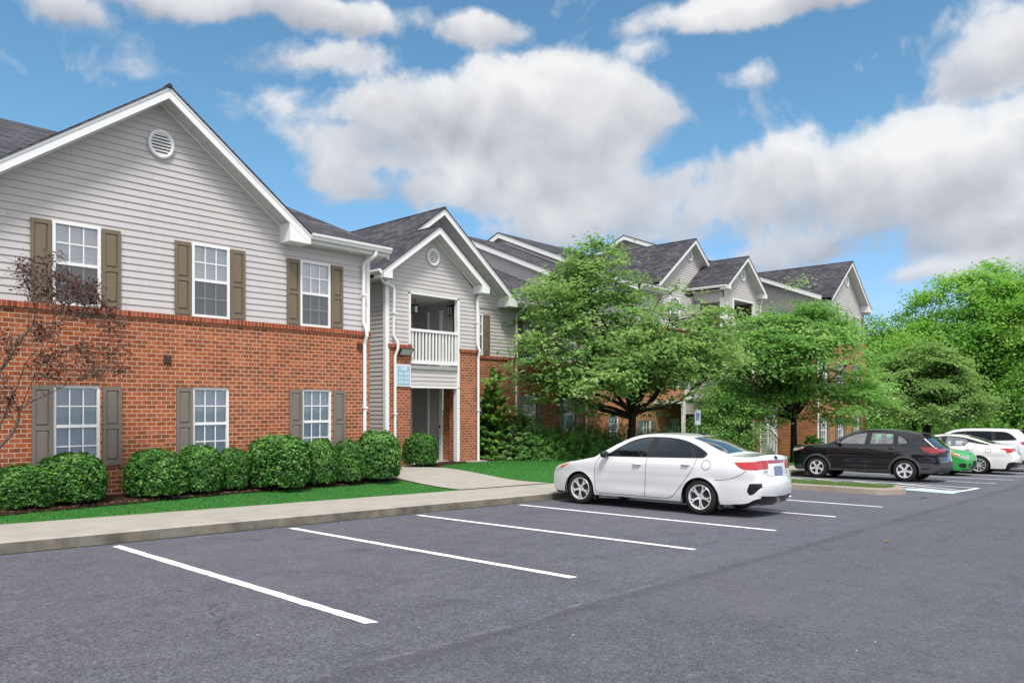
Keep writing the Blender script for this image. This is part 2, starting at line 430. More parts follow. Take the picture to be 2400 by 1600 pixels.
# hatched access aisle and the pale blue line of the reserved stall
for (x0, y0, x1, y1) in ((24.40,9.95,23.68,4.46), (22.30,9.95,21.99,4.56), (21.97,4.54,23.70,4.48),
                         (24.1,9.0,22.05,6.0), (24.2,10.0,22.12,7.3), (24.0,7.8,21.95,4.9), (23.9,6.6,22.4,4.62)):
    stripe('aisle_marking', x0, y0, x1, y1, 0.10)
mb = MB(); mb.poly([(x, y, gz(x, y)+0.004) for x, y in ((20.95,4.50),(21.90,4.50),(22.02,5.72),(21.50,5.95))])
tag(mb.build('aisle_marking', M['blue_paint']), kind='structure')

# kerb with its stained face, the pavement behind it in slabs
kb = MB()
for x0 in rng(-20, 62, 1.46)[:-1]:
    x1 = x0 + 1.41 if False else x0 + 1.457
    jl = random.Random(int(x0*10)).uniform(-0.006, 0.006)
    for k in range(3):
        a = x0 + (x1-x0)*k/3; b = x0 + (x1-x0)*(k+1)/3
        za, zb = gz(a, KY), gz(b, KY)
        f0, f1 = KY+jl, KY+0.018+jl
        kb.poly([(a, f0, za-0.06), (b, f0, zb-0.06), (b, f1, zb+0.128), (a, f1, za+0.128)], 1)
        kb.poly([(a, f1, za+0.128), (b, f1, zb+0.128), (b, f1+0.026, zb+0.150), (a, f1+0.026, za+0.150)], 0)
        kb.poly([(a, f1+0.026, za+0.150), (b, f1+0.026, zb+0.150), (b, KY+0.16, zb+0.152), (a, KY+0.16, za+0.152)], 0)
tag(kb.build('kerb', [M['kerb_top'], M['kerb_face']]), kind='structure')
gt = MB(); rg_ = random.Random(4); pw = .03
for x0 in rng(-10, 40, .12)[:-1]:
    nw = max(.008, min(.07, pw+rg_.gauss(0, .012))); gt.poly([(x0, KY+.01, gz(x0,KY)+.003), (x0, KY-pw, gz(x0,KY)+.003), (x0+.121, KY-nw, gz(x0+.12,KY)+.003), (x0+.121, KY+.01, gz(x0+.12,KY)+.003)]); pw = nw
tag(gt.build('gutter_dirt', simple('gutter dirt', (0.045,0.042,0.038), .95, .1, var=.4, scale=20)), kind='structure')
pv = MB()
for x0 in rng(-20, 62, 1.46)[:-1]:
    x1 = x0 + 1.440
    for k in range(3):
        a = x0 + (x1-x0)*k/3; b = x0 + (x1-x0)*(k+1)/3
        pv.poly([(a, KY+0.16, gz(a,KY)+0.152), (b, KY+0.16, gz(b,KY)+0.152), (b, WALK, gz(b,WALK)+0.156), (a, WALK, gz(a,WALK)+0.156)])
    pv.poly([(x1-.004, KY+0.1, gz(x1,KY)+0.135), (x1+0.024, KY+0.1, gz(x1,KY)+0.135), (x1+0.024, WALK, gz(x1,WALK)+0.135), (x1-.004, WALK, gz(x1,WALK)+0.135)], 1)
tag(pv.build('pavement', [M['concrete'], M['kerb_face']]), kind='structure')
# path to the breezeway
pth = MB(); L = [(11.35,WALK),(11.28,13.2),(11.24,14.6),(11.24,16.0),(11.3,17.8)]; Rr = [(14.45,WALK),(14.02,13.0),(13.9,14.2),(13.8,15.4),(13.35,17.8)]
for (l0, l1), (r0, r1) in zip(zip(L, L[1:]), zip(Rr, Rr[1:])):
    for k in range(4):
        t0, t1 = k/4, (k+1)/4
        def lp(a, b, t): return (a[0]+(b[0]-a[0])*t, a[1]+(b[1]-a[1])*t)
        q = [lp(l0,l1,t0), lp(r0,r1,t0), lp(r0,r1,t1), lp(l0,l1,t1)]
        for s in range(3):
            w = [lp(q[0],q[1],s/3), lp(q[0],q[1],(s+1)/3), lp(q[3],q[2],(s+1)/3), lp(q[3],q[2],s/3)]
            pth.poly([(x, y, max(yz(x, y)+0.024, gz(x,y)+0.157)) for x, y in w])
tag(pth.build('path', M['concrete']), kind='structure')

# mulch beds along the building
def bed(name, front, back, mat, dz=0.018):
    mb = MB(); n = 40
    def at(pl, t):
        x = pl[0][0] + (pl[-1][0]-pl[0][0])*t; return x, interp(x, pl)
    rr = random.Random(5)
    jit = [rr.uniform(-0.05, 0.05) for _ in range(n+1)]
    for k in range(n):
        for s in range(4):
            w = []
            for (t, ss, j) in ((k/n, s/4, k), ((k+1)/n, s/4, k+1), ((k+1)/n, (s+1)/4, k+1), (k/n, (s+1)/4, k)):
                fx, fy = at(front, t); bx, by = at(back, t); fy += jit[j]*(1-ss)
                x = fx+(bx-fx)*ss; y = fy+(by-fy)*ss
                w.append((x, y, yz(x, y)+dz+0.03*math.sin(min(1.0, ss*1.3)*pi)))
            mb.poly(w)
    return tag(mb.build(name, mat, smooth=True), kind='structure')
bed('mulch_bed', [(-6,12.6),(0,12.75),(3,12.98),(4.2,13.2),(6.1,13.55),(7.5,13.65),(9,13.72),(10.4,13.75),(11.22,13.95)], [(-6,14.6),(10.0,14.6),(11.2,14.7)], M['mulch'])
bed('mulch_bed', [(13.95,15.6),(14.6,16.2),(16.3,16.85),(18.4,17.15),(20,16.75),(22,15.6),(25,14.9),(28,14.8)], [(13.98,17.0),(17,18.6),(19.5,18.6),(22,18.6),(25.2,18.6),(28,18.7)], M['mulch'])

# planted island with its own kerb
def catmull2(P, st):
    out = []
    for i in range(len(P)-1):
        p1 = np.array(P[i]); p2 = np.array(P[i+1]); p0 = np.array(P[i-1]) if i else 2*p1-p2; p3 = np.array(P[i+2]) if i+2 < len(P) else 2*p2-p1
        n = max(1, int(np.linalg.norm(p2-p1)/st))
        for k in range(n):
            t = k/n; out.append(tuple(.5*((2*p1)+(p2-p0)*t+(2*p0-5*p1+4*p2-p3)*t*t+(-p0+3*p1-3*p2+p3)*t**3)))
    return out+[tuple(P[-1])]
isl0 = [(19.45,KY+0.3),(19.32,8.6),(19.25,7.2),(19.15,6.0),(19.3,5.55),(19.75,5.32),(20.3,5.36),(20.72,5.7),(20.9,6.3),(21.15,8.0),(21.3,KY+0.3)]
isl = [tuple(p) for p in catmull2(isl0, .16)]
def inset(pl, d):
    out = []
    for k, p in enumerate(pl):
        a = Vector(pl[max(0,k-1)]); b = Vector(pl[min(len(pl)-1,k+1)]); t = (b-a).normalized()
        out.append((p[0]-t.y*d, p[1]+t.x*d))
    return out
ik = MB(); i1 = inset(isl, 0.03); i2 = inset(isl, 0.06); i3 = inset(isl, 0.30)
for k in range(len(isl)-1):
    def P(pl, j, h): return (pl[j][0], pl[j][1], gz(*pl[j])+h)
    for (pa, ha), (pb, hb) in (((isl,-.05),(i1,.125)), ((i1,.125),(i2,.148)), ((i2,.148),(i3,.152))):
        ik.poly([P(pa,k,ha), P(pa,k+1,ha), P(pb,k+1,hb), P(pb,k,hb)])
tag(ik.build('island_kerb', M['island_kerb'], smooth=False), kind='structure')
ig = MB(); c0 = [(x, y, gz(x, y)+0.155) for x, y in i3]; cen = len(c0)//2
n = len(c0)
for k in range(n//2): 
    a, b, c, d = c0[k], c0[k+1], c0[n-2-k], c0[n-1-k]
    mid = lambda p, q: ((p[0]+q[0])/2, (p[1]+q[1])/2, (p[2]+q[2])/2+0.04)
    ig.poly([a, b, mid(b, c), mid(a, d)]); ig.poly([mid(a, d), mid(b, c), c, d])
tag(ig.build('island_turf', M['rough_grass'], smooth=True), kind='structure')

# loose grass blades over the turf
def blades(name, n, area, zf, h, seed, mat):
    r = np.random.default_rng(seed)
    pts = area(r, n); n = len(pts)
    z = np.array([zf(x, y) for x, y in pts])
    ang = r.uniform(0, 2*pi, n); hh = h*r.uniform(0.5, 1.2, n); w = 0.006*r.uniform(0.7, 1.5, n)
    lean = r.normal(0, 0.35, (n, 2))*hh[:, None]
    V = np.zeros((n, 3, 3))
    V[:, 0] = np.stack([pts[:,0]-np.cos(ang)*w, pts[:,1]-np.sin(ang)*w, z-0.005], 1)
    V[:, 1] = np.stack([pts[:,0]+np.cos(ang)*w, pts[:,1]+np.sin(ang)*w, z-0.005], 1)
    V[:, 2] = np.stack([pts[:,0]+lean[:,0], pts[:,1]+lean[:,1], z+hh], 1)
    return tag(npmesh(name, V.reshape(-1, 3), np.arange(3*n), 3, mat, np.repeat(r.random(n), 3)), kind='stuff')

def npmesh(name, V, idx, per, mat, var=None, parent=None, smooth=False):
    me = bpy.data.meshes.new(name); nf = len(idx)//per
    me.vertices.add(len(V)); me.vertices.foreach_set('co', np.asarray(V, np.float32).ravel())
    me.loops.add(len(idx)); me.loops.foreach_set('vertex_index', np.asarray(idx, np.int32))
    me.polygons.add(nf); me.polygons.foreach_set('loop_start', np.arange(0, nf*per, per, dtype=np.int32))
    try: me.polygons.foreach_set('loop_total', np.full(nf, per, np.int32))
    except Exception: pass
    if var is not None:
        at = me.attributes.new('var', 'FLOAT', 'POINT'); at.data.foreach_set('value', np.asarray(var, np.float32))
    if smooth: me.polygons.foreach_set('use_smooth', np.ones(nf, bool))
    me.materials.append(mat); me.update(calc_edges=True); me.validate()
    return link(name, me, parent)

M['blade'] = leaf_mat('grass blade', (0.020,0.100,0.018), (0.048,0.200,0.040), (0.14,0.34,0.09), 0.25, 0.6)
M['blade_rough'] = leaf_mat('rough grass blade', (0.06,0.13,0.022), (0.13,0.25,0.05), (0.28,0.37,0.13), 0.25, 0.6)
def lawn_area(r, n):
    p = np.stack([r.uniform(1.5, 30, n), r.uniform(WALK+0.01, 17.2, n)], 1)
    keep = []
    fr = [(0,12.75),(3,12.98),(4.2,13.2),(6.1,13.55),(7.5,13.65),(9,13.72),(10.4,13.75),(11.22,13.95)]
    fr2 = [(13.78,15.55),(14.6,16.25),(16.3,16.85),(18.4,17.15),(20,16.75),(22,15.6),(25,14.9),(28,14.8)]
    for x, y in p:
        l = interp(y, [(q[1], q[0]) for q in L]); rr_ = interp(y, [(q[1], q[0]) for q in Rr])
        if x < l-0.02 and y < interp(x, fr)+0.03: keep.append((x, y))
        elif x > rr_+0.02 and y < interp(x, fr2)+0.05: keep.append((x, y))
    return np.array(keep)
blades('grass', 90000, lawn_area, yz, 0.035, 3, M['blade'])
def isl_area(r, n):
    p = np.stack([r.uniform(19.4, 21.1, n), r.uniform(5.5, KY+0.2, n)], 1); keep = []
    for x, y in p:
        xl = 19.25+0.28; xr = 20.55+0.09*(y-5.7)
        if xl < x < xr and y > 5.62: keep.append((x, y))
    return np.array(keep)
blades('grass', 9000, isl_area, lambda x, y: gz(x, y)+0.16, 0.055, 4, M['blade_rough'])
# ------------------------------------------------------------------ the apartment building
B = thing('apartment_building', 'long brick and grey siding apartment building with gabled wings and white trim', 'apartment building', (10.7, 16.0, -1.8))

def cells(s0, s1, z0, z1, holes):
    """rectangle minus rectangles -> list of rectangles"""
    xs_ = sorted({s0, s1} | {min(max(h[k], s0), s1) for h in holes for k in (0, 1)})
    out = []
    for a, b in zip(xs_, xs_[1:]):
        if b-a < 1e-6: continue
        cut = sorted([(max(h[2], z0), min(h[3], z1)) for h in holes if h[0] < b-1e-6 and h[1] > a+1e-6])
        z = z0
        for p, q in cut:
            if p > z: out.append((a, b, z, p))
            z = max(z, q)
        if z < z1: out.append((a, b, z, z1))
    return out

def P3(axis, c, s, z, off=0.0):
    """axis 'Y': wall in a plane y = c facing -y;  axis 'X': wall in a plane x = c facing -x"""
    return (s, c-off, z) if axis == 'Y' else (c-off, s, z)

def wall_quads(mb, axis, c, rects, m=0):
    for a, b, p, q in rects:
        mb.poly([P3(axis,c,a,p), P3(axis,c,b,p), P3(axis,c,b,q), P3(axis,c,a,q)], m)

def reveals(mb, axis, c, holes, depth, m=0):
    for a, b, p, q in holes:
        for (s, z), (s2, z2) in (((a,p),(a,q)), ((a,q),(b,q)), ((b,q),(b,p)), ((b,p),(a,p))):
            mb.poly([P3(axis,c,s,z), P3(axis,c,s2,z2), P3(axis,c,s2,z2,-depth), P3(axis,c,s,z,-depth)], m)

def clip(poly, z, keep_above):
    out = []
    for k, p in enumerate(poly):
        q = poly[(k+1) % len(poly)]
        ip = (p[1] >= z) == keep_above or p[1] == z
        iq = (q[1] >= z) == keep_above or q[1] == z
        if ip: out.append(p)
        if ip != iq:
            t = (z-p[1])/(q[1]-p[1]); out.append((p[0]+(q[0]-p[0])*t, z))
    return out

LAP, PROJ = 0.1255, 0.0175
def siding(mb, axis, c, polys, m=0, base=1.72):
    """vinyl laps: every course leans out towards its lower edge and has a real underside"""
    for poly in polys:
        zlo = min(p[1] for p in poly); zhi = max(p[1] for p in poly)
        k = math.floor((zlo-base)/LAP)
        while base+k*LAP < zhi:
            zb = base+k*LAP; zt = zb+LAP; k += 1
            q = clip(clip(poly, zb, True), zt, False)
            if len(q) < 3: continue
            q2 = [p for i, p in enumerate(q) if abs(p[0]-q[i-1][0])+abs(p[1]-q[i-1][1]) > 1e-6]
            if len(q2) < 3: continue
            off = lambda z: 0.003 + PROJ*(zt-z)/LAP
            mb.poly([P3(axis,c,s,z,off(z)) for s, z in q2], m)
            ss = [s for s, z in q2 if abs(z-zb) < 1e-6]
            if len(ss) >= 2:
                a, b = min(ss), max(ss)
                mb.poly([P3(axis,c,a,zb,off(zb)), P3(axis,c,b,zb,off(zb)), P3(axis,c,b,zb,-0.01), P3(axis,c,a,zb,-0.01)], m)

def rp(r): a, b, p, q = r; return [(a,p),(b,p),(b,q),(a,q)]

def brick_wall(axis, c, s0, s1, z0, z1, holes=(), mat='brick', depth=0.09, cap=None, name='brick_wall'):
    mb = MB(); wall_quads(mb, axis, c, cells(s0, s1, z0, z1, holes)); reveals(mb, axis, c, holes, depth)
    o = mb.build(name, M[mat], B)
    if cap:
        cb = MB()
        if axis == 'Y': cb.box(s0-0.03, s1+0.03, c-0.045, c+0.06, z1, z1+cap)
        else: cb.box(c-0.045, c+0.06, s0-0.03, s1+0.03, z1, z1+cap)
        cb.build('brick_cap', M['brick_cap'], B)
    return o

def siding_wall(axis, c, polys, base=1.72):
    mb = MB(); siding(mb, axis, c, polys, base=base)
    return mb.build('siding_wall', M['siding'], B)

def slab(mb, pts, th=0.035, m=0):
    mb.extrude([(x, y, z-th) for x, y, z in pts], (0, 0, th), m)

def gable_front(xc, za, sl, xl, xr, yf, yw, yb, zl=None, boxl=True, boxr=True, boxw=0.55, hole=None):
    """roof with its ridge running back along y, white rake boards, soffit, boxed eave ends"""
    zL = za - sl*(xc-xl); zR = za - sl*(xr-xc)
    rb = MB()
    slab(rb, [(xl, yf-0.03, zL), (xc, yf-0.03, za), (xc, yb, za), (xl, yb, zL)])
    slab(rb, [(xc, yf-0.03, za), (xr, yf-0.03, zR), (xr, yb, zR), (xc, yb, za)])
    rb.build('roof', M['shingle_y'], B)
    rc = MB(); rc.tube([(xc, yf-0.035, za-0.02), (xc, yb, za-0.02)], 0.05, 6); rc.build('ridge_cap', M['shingle_y'], B)
    fb = MB(); t, h = 0.036, 0.205
    for (x0, z0, x1, z1) in ((xl, zL, xc, za), (xc, za, xr, zR)):
        fb.extrude([(x0, yf, z0-t), (x1, yf, z1-t), (x1, yf, z1-t-h), (x0, yf, z0-t-h)], (0, 0.03, 0))
        fb.extrude([(x0, yf-0.014, z0-t), (x1, yf-0.014, z1-t), (x1, yf-0.014, z1-t-0.05), (x0, yf-0.014, z0-t-0.05)], (0, 0.013, 0))
    for on, xe, ze, d in ((boxl, xl, zL, 1), (boxr, xr, zR, -1)):
        if on:
            xi = xe+d*boxw; zi = ze+sl*boxw
            fb.extrude([(xe, yf+0.004, ze-t-0.01), (xe, yf+0.004, ze-t-0.20), (xi, yf+0.004, ze-t-0.20), (xi, yf+0.004, zi-t-h+0.02)], (0, yw-yf-0.006, 0))
    fb.build('rake_board', M['white'], B)
    sb = MB(); hs = t+h-0.05
    for (x0, z0, x1, z1) in ((xl, zL, xc, za), (xc, za, xr, zR)):
        sb.poly([(x0, yf+0.03, z0-hs), (x1, yf+0.03, z1-hs), (x1, yw+0.03, z1-hs), (x0, yw+0.03, z0-hs)])
        n = int(abs(x1-x0)/0.26)
        for k in range(1, n):        # seams between the soffit panels
            xx = x0+(x1-x0)*k/n; zz = z0+(z1-z0)*k/n-hs
            sb.box(xx-0.008, xx+0.008, yf+0.03, yw+0.02, zz-0.012, zz-0.001)
    sb.build('soffit', M['soffit'], B)
    tb = MB()
    for (x0, z0, x1, z1) in ((xl+0.2, zL+0.2*sl, xc, za), (xc, za, xr-0.2, zR+0.2*sl)):
        tb.extrude([(x0, yw-0.032, z0-hs-0.004), (x1, yw-0.032, z1-hs-0.004), (x1, yw-0.032, z1-hs-0.06), (x0, yw-0.032, z0-hs-0.06)], (0, 0.03, 0))
    tb.build('gable_trim', M['white'], B)

def gable_poly(xc, za, sl, xl, xr, zbase, drop=0.2):
    f = lambda x: za-drop-sl*abs(x-xc)
    return [(xl, zbase), (xr, zbase), (xr, max(zbase, f(xr))), (xc, f(xc)), (xl, max(zbase, f(xl)))]

def x_gable(xw, xo, ya, za, sl, yf, x_end, wall_poly=None, yback=None, base=1.72, cut=None):
    """roof with its ridge along x, its left gable end facing -x (wall xw, rake overhang to xo)"""
    zf = za-sl*(ya-yf); rb = MB()
    for a, b, y in (((xo-0.03, x_end, yf),) if not cut else ((xo-0.03, cut[0], yf), (cut[0], cut[1], cut[2]), (cut[1], x_end, yf))):
        slab(rb, [(a, y, za-sl*(ya-y)), (b, y, za-sl*(ya-y)), (b, ya, za), (a, ya, za)])
    yb = yback or ya+(ya-yf)*0.55; zb = za-sl*(yb-ya)
    slab(rb, [(xo-0.03, ya, za), (x_end, ya, za), (x_end, yb, zb), (xo-0.03, yb, zb)])
    rb.build('roof', M['shingle_x'], B)
    t, h = 0.036, 0.26; fb = MB()
    for (y0, z0, y1, z1) in ((yf, zf, ya, za), (ya, za, yb, zb)):
        fb.extrude([(xo, y0, z0-t), (xo, y1, z1-t), (xo, y1, z1-t-h), (xo, y0, z0-t-h)], (0.03, 0, 0))
        fb.poly([(xo+0.03, y0, z0-t-h+0.05), (xo+0.03, y1, z1-t-h+0.05), (xw+0.02, y1, z1-t-h+0.05), (xw+0.02, y0, z0-t-h+0.05)])
    fb.build('rake_board', M['white'], B)
    if wall_poly: siding_wall('X', xw, wall_poly, base)

def eave_x(x0, x1, yf, z, yw):
    """gutter and soffit along a front eave"""
    g = MB(); g.extrude([(x0, yf-0.125, z-0.004), (x0, yf-0.120, z-0.05), (x0, yf-0.085, z-0.085), (x0, yf-0.075, z-0.125), (x0, yf-0.01, z-0.125), (x0, yf-0.01, z-0.004)], (x1-x0, 0, 0))
    g.build('gutter', M['white'], B)
    s = MB(); s.box(x0, x1, yf, yf+0.03, z-0.21, z-0.03); s.box(x0, x1, yf+0.03, yw+0.02, z-0.20, z-0.185)
    s.build('soffit', M['soffit'], B)

def eave_y(x, y0, y1, z, xw):
    g = MB(); d = -1 if xw > x else 1
    g.extrude([(x+d*0.11, y0, z-0.004), (x+d*0.11, y0, z-0.06), (x+d*0.06, y0, z-0.12), (x, y0, z-0.12), (x, y0, z-0.004)], (0, y1-y0, 0))
    g.build('gutter', M['white'], B)
    s = MB(); s.box(min(x, xw), max(x, xw), y0+0.05, y1, z-0.22, z-0.2); s.build('soffit', M['soffit'], B)

def downspout(pts, r=0.042):
    mb = MB(); mb.tube(pts, r, 8)
    zmin = min(p[2] for p in pts)
    for p, q in zip(pts, pts[1:]):
        if abs(p[2]-q[2]) > 1.0:
            zm = (p[2]+q[2])/2; mb.box(p[0]-0.06, p[0]+0.06, p[1]-0.05, p[1]+0.03, zm-0.02, zm+0.02)
    return mb.build('downspout', M['white'], B, smooth=False)

def round_vent(xc, y, zc, r=0.25, ry=None):
    ry = ry or r*1.1; mb = MB(); n = 40
    ring = [(r, 0), (r, .045), (r*.9, .06), (r*.76, .05), (r*.74, .012)]
    i = len(mb.v)
    for rr, o in ring:
        for j in range(n):
            a = 2*pi*j/n; mb.v.append((xc+rr*cos(a), y-0.02-o, zc+rr*ry/r*sin(a)))
    for k in range(len(ring)-1):
        for j in range(n):
            a0 = i+k*n+j; a1 = i+k*n+(j+1) % n
            mb.f.append((a0, a1, a1+n, a0+n)); mb.m.append(0)
    o = mb.build('gable_vent', M['white'], B, smooth=True)
    lb = MB(); m = 7
    for k in range(m):
        z0 = zc-ry*.76+2*ry*.76*(k+0.10)/m; z1 = z0+2*ry*.76*0.62/m
        zm = (z0+z1)/2; half = r*.76*sqrt(max(0.02, 1-((zm-zc)/(ry*.78))**2))
        lb.poly([(xc-half, y-0.062, z0), (xc+half, y-0.062, z0), (xc+half, y-0.022, z1+0.02), (xc-half, y-0.022, z1+0.02)])
    lb.build('louvre', M['white'], o)
    db = MB(); db.poly([(xc+r*.78*cos(2*pi*j/n), y-0.026, zc+ry*.78*sin(2*pi*j/n)) for j in range(n)])
    db.build('backing', M['dark'], o)

# ---- window and shutter patterns, copied wherever one stands
def window_pattern(w, h, lower_screen, shade):
    fr = MB(); f = 0.052
    fr.box(0, f, -0.03, 0.06, 0, h); fr.box(w-f, w, -0.03, 0.06, 0, h)
    fr.box(f, w-f, -0.03, 0.06, 0, f); fr.box(f, w-f, -0.03, 0.06, h-f, h)
    fr.box(f, w-f, -0.012, 0.05, h*0.485, h*0.485+0.055)
    for (z0, z1, y) in ((f, h*0.485, 0.012), (h*0.485+0.055, h-f, 0.0)):
        for k in (1, 2): 
            xx = f+(w-2*f)*k/3; fr.box(xx-0.011, xx+0.011, y-0.006, y+0.004, z0, z1)
        zz = (z0+z1)/2; fr.box(f, w-f, y-0.0075, y+0.004, zz-0.011, zz+0.011)
    o = fr.build('window', M['white'], None, local=True)
    g = MB(); g.poly([(f, 0.006, h*0.5), (w-f, 0.006, h*0.5), (w-f, 0.006, h-f), (f, 0.006, h-f)])
    g.poly([(f, 0.018, f), (w-f, 0.018, f), (w-f, 0.018, h*0.49), (f, 0.018, h*0.49)])
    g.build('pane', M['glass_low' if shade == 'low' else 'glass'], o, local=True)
    bl = MB(); n = int(h/0.034)
    for k in range(n):
        z = h-f-0.01-(h-2*f)*k/n
        if shade == 'half' and z < h*0.5: break
        bl.poly([(f, 0.056, z-0.002), (w-f, 0.056, z-0.002), (w-f, 0.042, z-0.035), (f, 0.042, z-0.035)])
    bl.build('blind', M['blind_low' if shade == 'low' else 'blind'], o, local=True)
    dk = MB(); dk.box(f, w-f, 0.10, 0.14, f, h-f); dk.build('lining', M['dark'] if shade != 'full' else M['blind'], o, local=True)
    if lower_screen:
        s = MB(); s.poly([(f, -0.009, f), (w-f, -0.009, f), (w-f, -0.009, h*0.485), (f, -0.009, h*0.485)])
        s.build('insect_screen', M['screen'], o, local=True)
    return o

def shutter_pattern(w, h, mat):
    mb = MB(); e = 0.052; d = 0.032
    mb.box(0, e, -d, 0, 0, h); mb.box(w-e, w, -d, 0, 0, h)
    for a, b in ((0, 0.09), (h*0.46, h*0.46+0.075), (h-0.075, h)): mb.box(e, w-e, -d+0.002, 0, a, b)
    for a, b in ((0.09, h*0.46), (h*0.46+0.075, h-0.075)):
        mb.box(e, w-e, -0.010, 0, a, b)
        i = 0.035; z0, z1, x0, x1 = a+i, b-i, e+i, w-e-i
        A = [(e,-0.010,a),(w-e,-0.010,a),(w-e,-0.010,b),(e,-0.010,b)]; C = [(x0,-0.026,z0),(x1,-0.026,z0),(x1,-0.026,z1),(x0,-0.026,z1)]
        A = [(e+.012,-0.0105,a+.012),(w-e-.012,-0.0105,a+.012),(w-e-.012,-0.0105,b-.012),(e+.012,-0.0105,b-.012)]
        mb.poly(C)
        for k in range(4): mb.poly([A[k], A[(k+1)%4], C[(k+1)%4], C[k]])
    return mb.build('shutter', mat, None, local=True)

PAT = {}
def place(kind, x, y, z, sx=1.0, sz=1.0, rz=0.0, label=None):
    src = PAT[kind]
    if src.get('used'): o = copy_tree(src['o'])
    else: o = src['o']; src['used'] = True
    o.parent = B; c = ORG[B.name]
    o.location = (x-c.x, y-c.y, z-c.z); o.scale = (sx, 1, sz); o.rotation_euler = (0, 0, rz)
    if label: o['label'] = label
    return o
WW, WH = 0.77, 1.45
PAT['up'] = {'o': window_pattern(WW, WH, True, 'up')}
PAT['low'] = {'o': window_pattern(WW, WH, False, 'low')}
PAT['sh'] = {'o': shutter_pattern(0.31, 1.40, M['shutter'])}
PAT['shl'] = {'o': shutter_pattern(0.31, 1.42, M['shutter_low'])}

# ================= front gabled wing (left of the picture)
Y1 = 14.45; LOWX = (4.07, 6.48, 8.90); UPX = (4.05, 6.46, 8.84)
lowholes = [(x, x+WW-0.02, -1.10, 0.345) for x in LOWX]
brick_wall('Y', Y1, -3.0, 10.70, -2.0, 1.62, lowholes, cap=0.10)
brick_wall('X', 10.70, Y1, 19.5, -2.4, 1.62, name='brick_wall')
upholes = [(x, x+WW, 1.72, 3.17) for x in UPX]
GC, GA, GS = 5.86, 5.92, 0.745
p1 = [rp(r) for r in cells(-3.0, 10.64, 1.72, 3.55, upholes)] + [[(2.95, 3.55), (8.77, 3.55), (GC, GA-0.2)]] 
siding_wall('Y', Y1+0.03, p1)
siding_wall('X', 10.69, [[(Y1+0.03, 1.72), (20, 1.72), (20, 5.7), (Y1+0.03, 3.6)]])
mb = MB(); mb.box(10.60, 10.70, Y1-0.006, Y1+0.10, 1.72, 3.53); mb.build('corner_post', M['white'], B)
gable_front(GC, GA, GS, 2.80, 8.86, 14.05, Y1+0.03, 20.2, boxl=False, boxw=0.50)
eave_x(8.9, 11.05, 14.15, 3.70, Y1); eave_x(-3.5, 2.82, 14.15, 3.70, Y1)
# main roof over the wing, right end a rake
rb = MB(); RS = 0.394
zr_ = lambda y: 3.70+RS*(y-14.12)
for a, b, y in ((-12, 2.9, 14.12), (2.9, 8.82, 14.7), (8.82, 11.08, 14.12)): slab(rb, [(a, y, zr_(y)), (b, y, zr_(y)), (b, 26.9, zr_(26.9)), (a, 26.9, zr_(26.9))])
slab(rb, [(-12, 26.9, 3.70+RS*12.78), (11.08, 26.9, 3.70+RS*12.78), (11.08, 36, 3.70+RS*3.68), (-12, 36, 3.70+RS*3.68)])
rb.build('roof', M['shingle_x'], B)
mb = MB(); mb.extrude([(11.045, 14.16, 3.66), (11.045, 26.9, 8.69), (11.045, 26.9, 8.47), (11.045, 14.16, 3.44)], (-0.03, 0, 0)); mb.build('rake_board', M['white'], B)
round_vent(GC+0.01, Y1+0.03, 4.92, 0.245, 0.275)
for k, x in enumerate(UPX): place('up', x, Y1+0.02, 1.72)
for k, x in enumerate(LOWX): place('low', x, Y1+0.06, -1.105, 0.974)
for x in (3.725, 6.125, 8.515, 4.838, 7.245, 9.625): place('sh', x, Y1-0.0, 1.75, 1.0, 1.0)
for x in (3.745, 6.155, 8.575, 4.85, 9.68): place('shl', x, Y1-0.003, -1.09, 1.0, 1.0)
downspout([(10.62, 14.08, 3.55), (10.60, 14.10, 3.46), (10.49, 14.36, 3.30), (10.48, 14.385, 3.2), (10.48, 14.385, 1.92), (10.51, 14.32, 1.74), (10.52, 14.32, 1.6), (10.52, 14.40, 1.42), (10.52, 14.40, -1.55), (10.52, 14.22, -1.62)])
for (x, z) in ((5.985, 0.87), (10.40, 1.36)):
    mb = MB(); mb.box(x-0.065, x+0.065, Y1-0.035, Y1, z-0.08, z+0.08); 
    for k in range(3): mb.box(x-0.055, x+0.055, Y1-0.055, Y1-0.035, z-0.07+k*0.05, z-0.04+k*0.05)
    mb.build('wall_vent', simple('brown vent', (0.09,0.045,0.03), 0.6), B)

# ================= breezeway tower (near): two storeys, open front
def tower(x0, x1, xc, y, ybig, zoff, apex, sl, xl, xr, brick, levels, hx0, hx1):
    """levels: list of (floor z, rail?) openings from the ground up"""
    ztop = apex - sl*(xc-xl) - 0.2      # wall top at the eave
    return ztop
Y2 = 17.10
brick_wall('Y', Y2, 13.32, 14.14, -2.1, 1.65, cap=0.10); brick_wall('Y', Y2, 16.10, 16.92, -2.1, 1.65, cap=0.10)
brick_wall('X', 14.14, Y2, 17.55, -2.1, 1.75, name='pier_side'); 
for q in (16.1, 13.36):
    mb = MB(); mb.box(q, q+(0.82 if q > 15 else 0.74), Y2+0.02, Y2+0.45, -2.1, 1.65); mb.build('brick_pier', M['brick'], B)
siding_wall('Y', Y2+0.03, [rp(r) for r in cells(13.30, 16.95, 1.75, 3.56, [(14.10, 16.02, 1.2, 3.27)])] + [rp((14.12, 16.02, 0.56, 1.06))] + [[(12.95, 3.56), (16.93, 3.56), (14.94, 5.35-0.2)]])
siding_wall('X', 13.28, [[(Y2+0.05, -2.0), (20, -2.0), (20, 3.6), (Y2+0.05, 3.6)]])
siding_wall('X', 16.94, [[(Y2+0.05, 1.75), (18.5, 1.75), (18.5, 3.6), (Y2+0.05, 3.6)]])
tr = MB()
tr.box(13.20, 13.33, Y2-0.015, Y2+0.10, -2.0, 3.56)                      # corner post
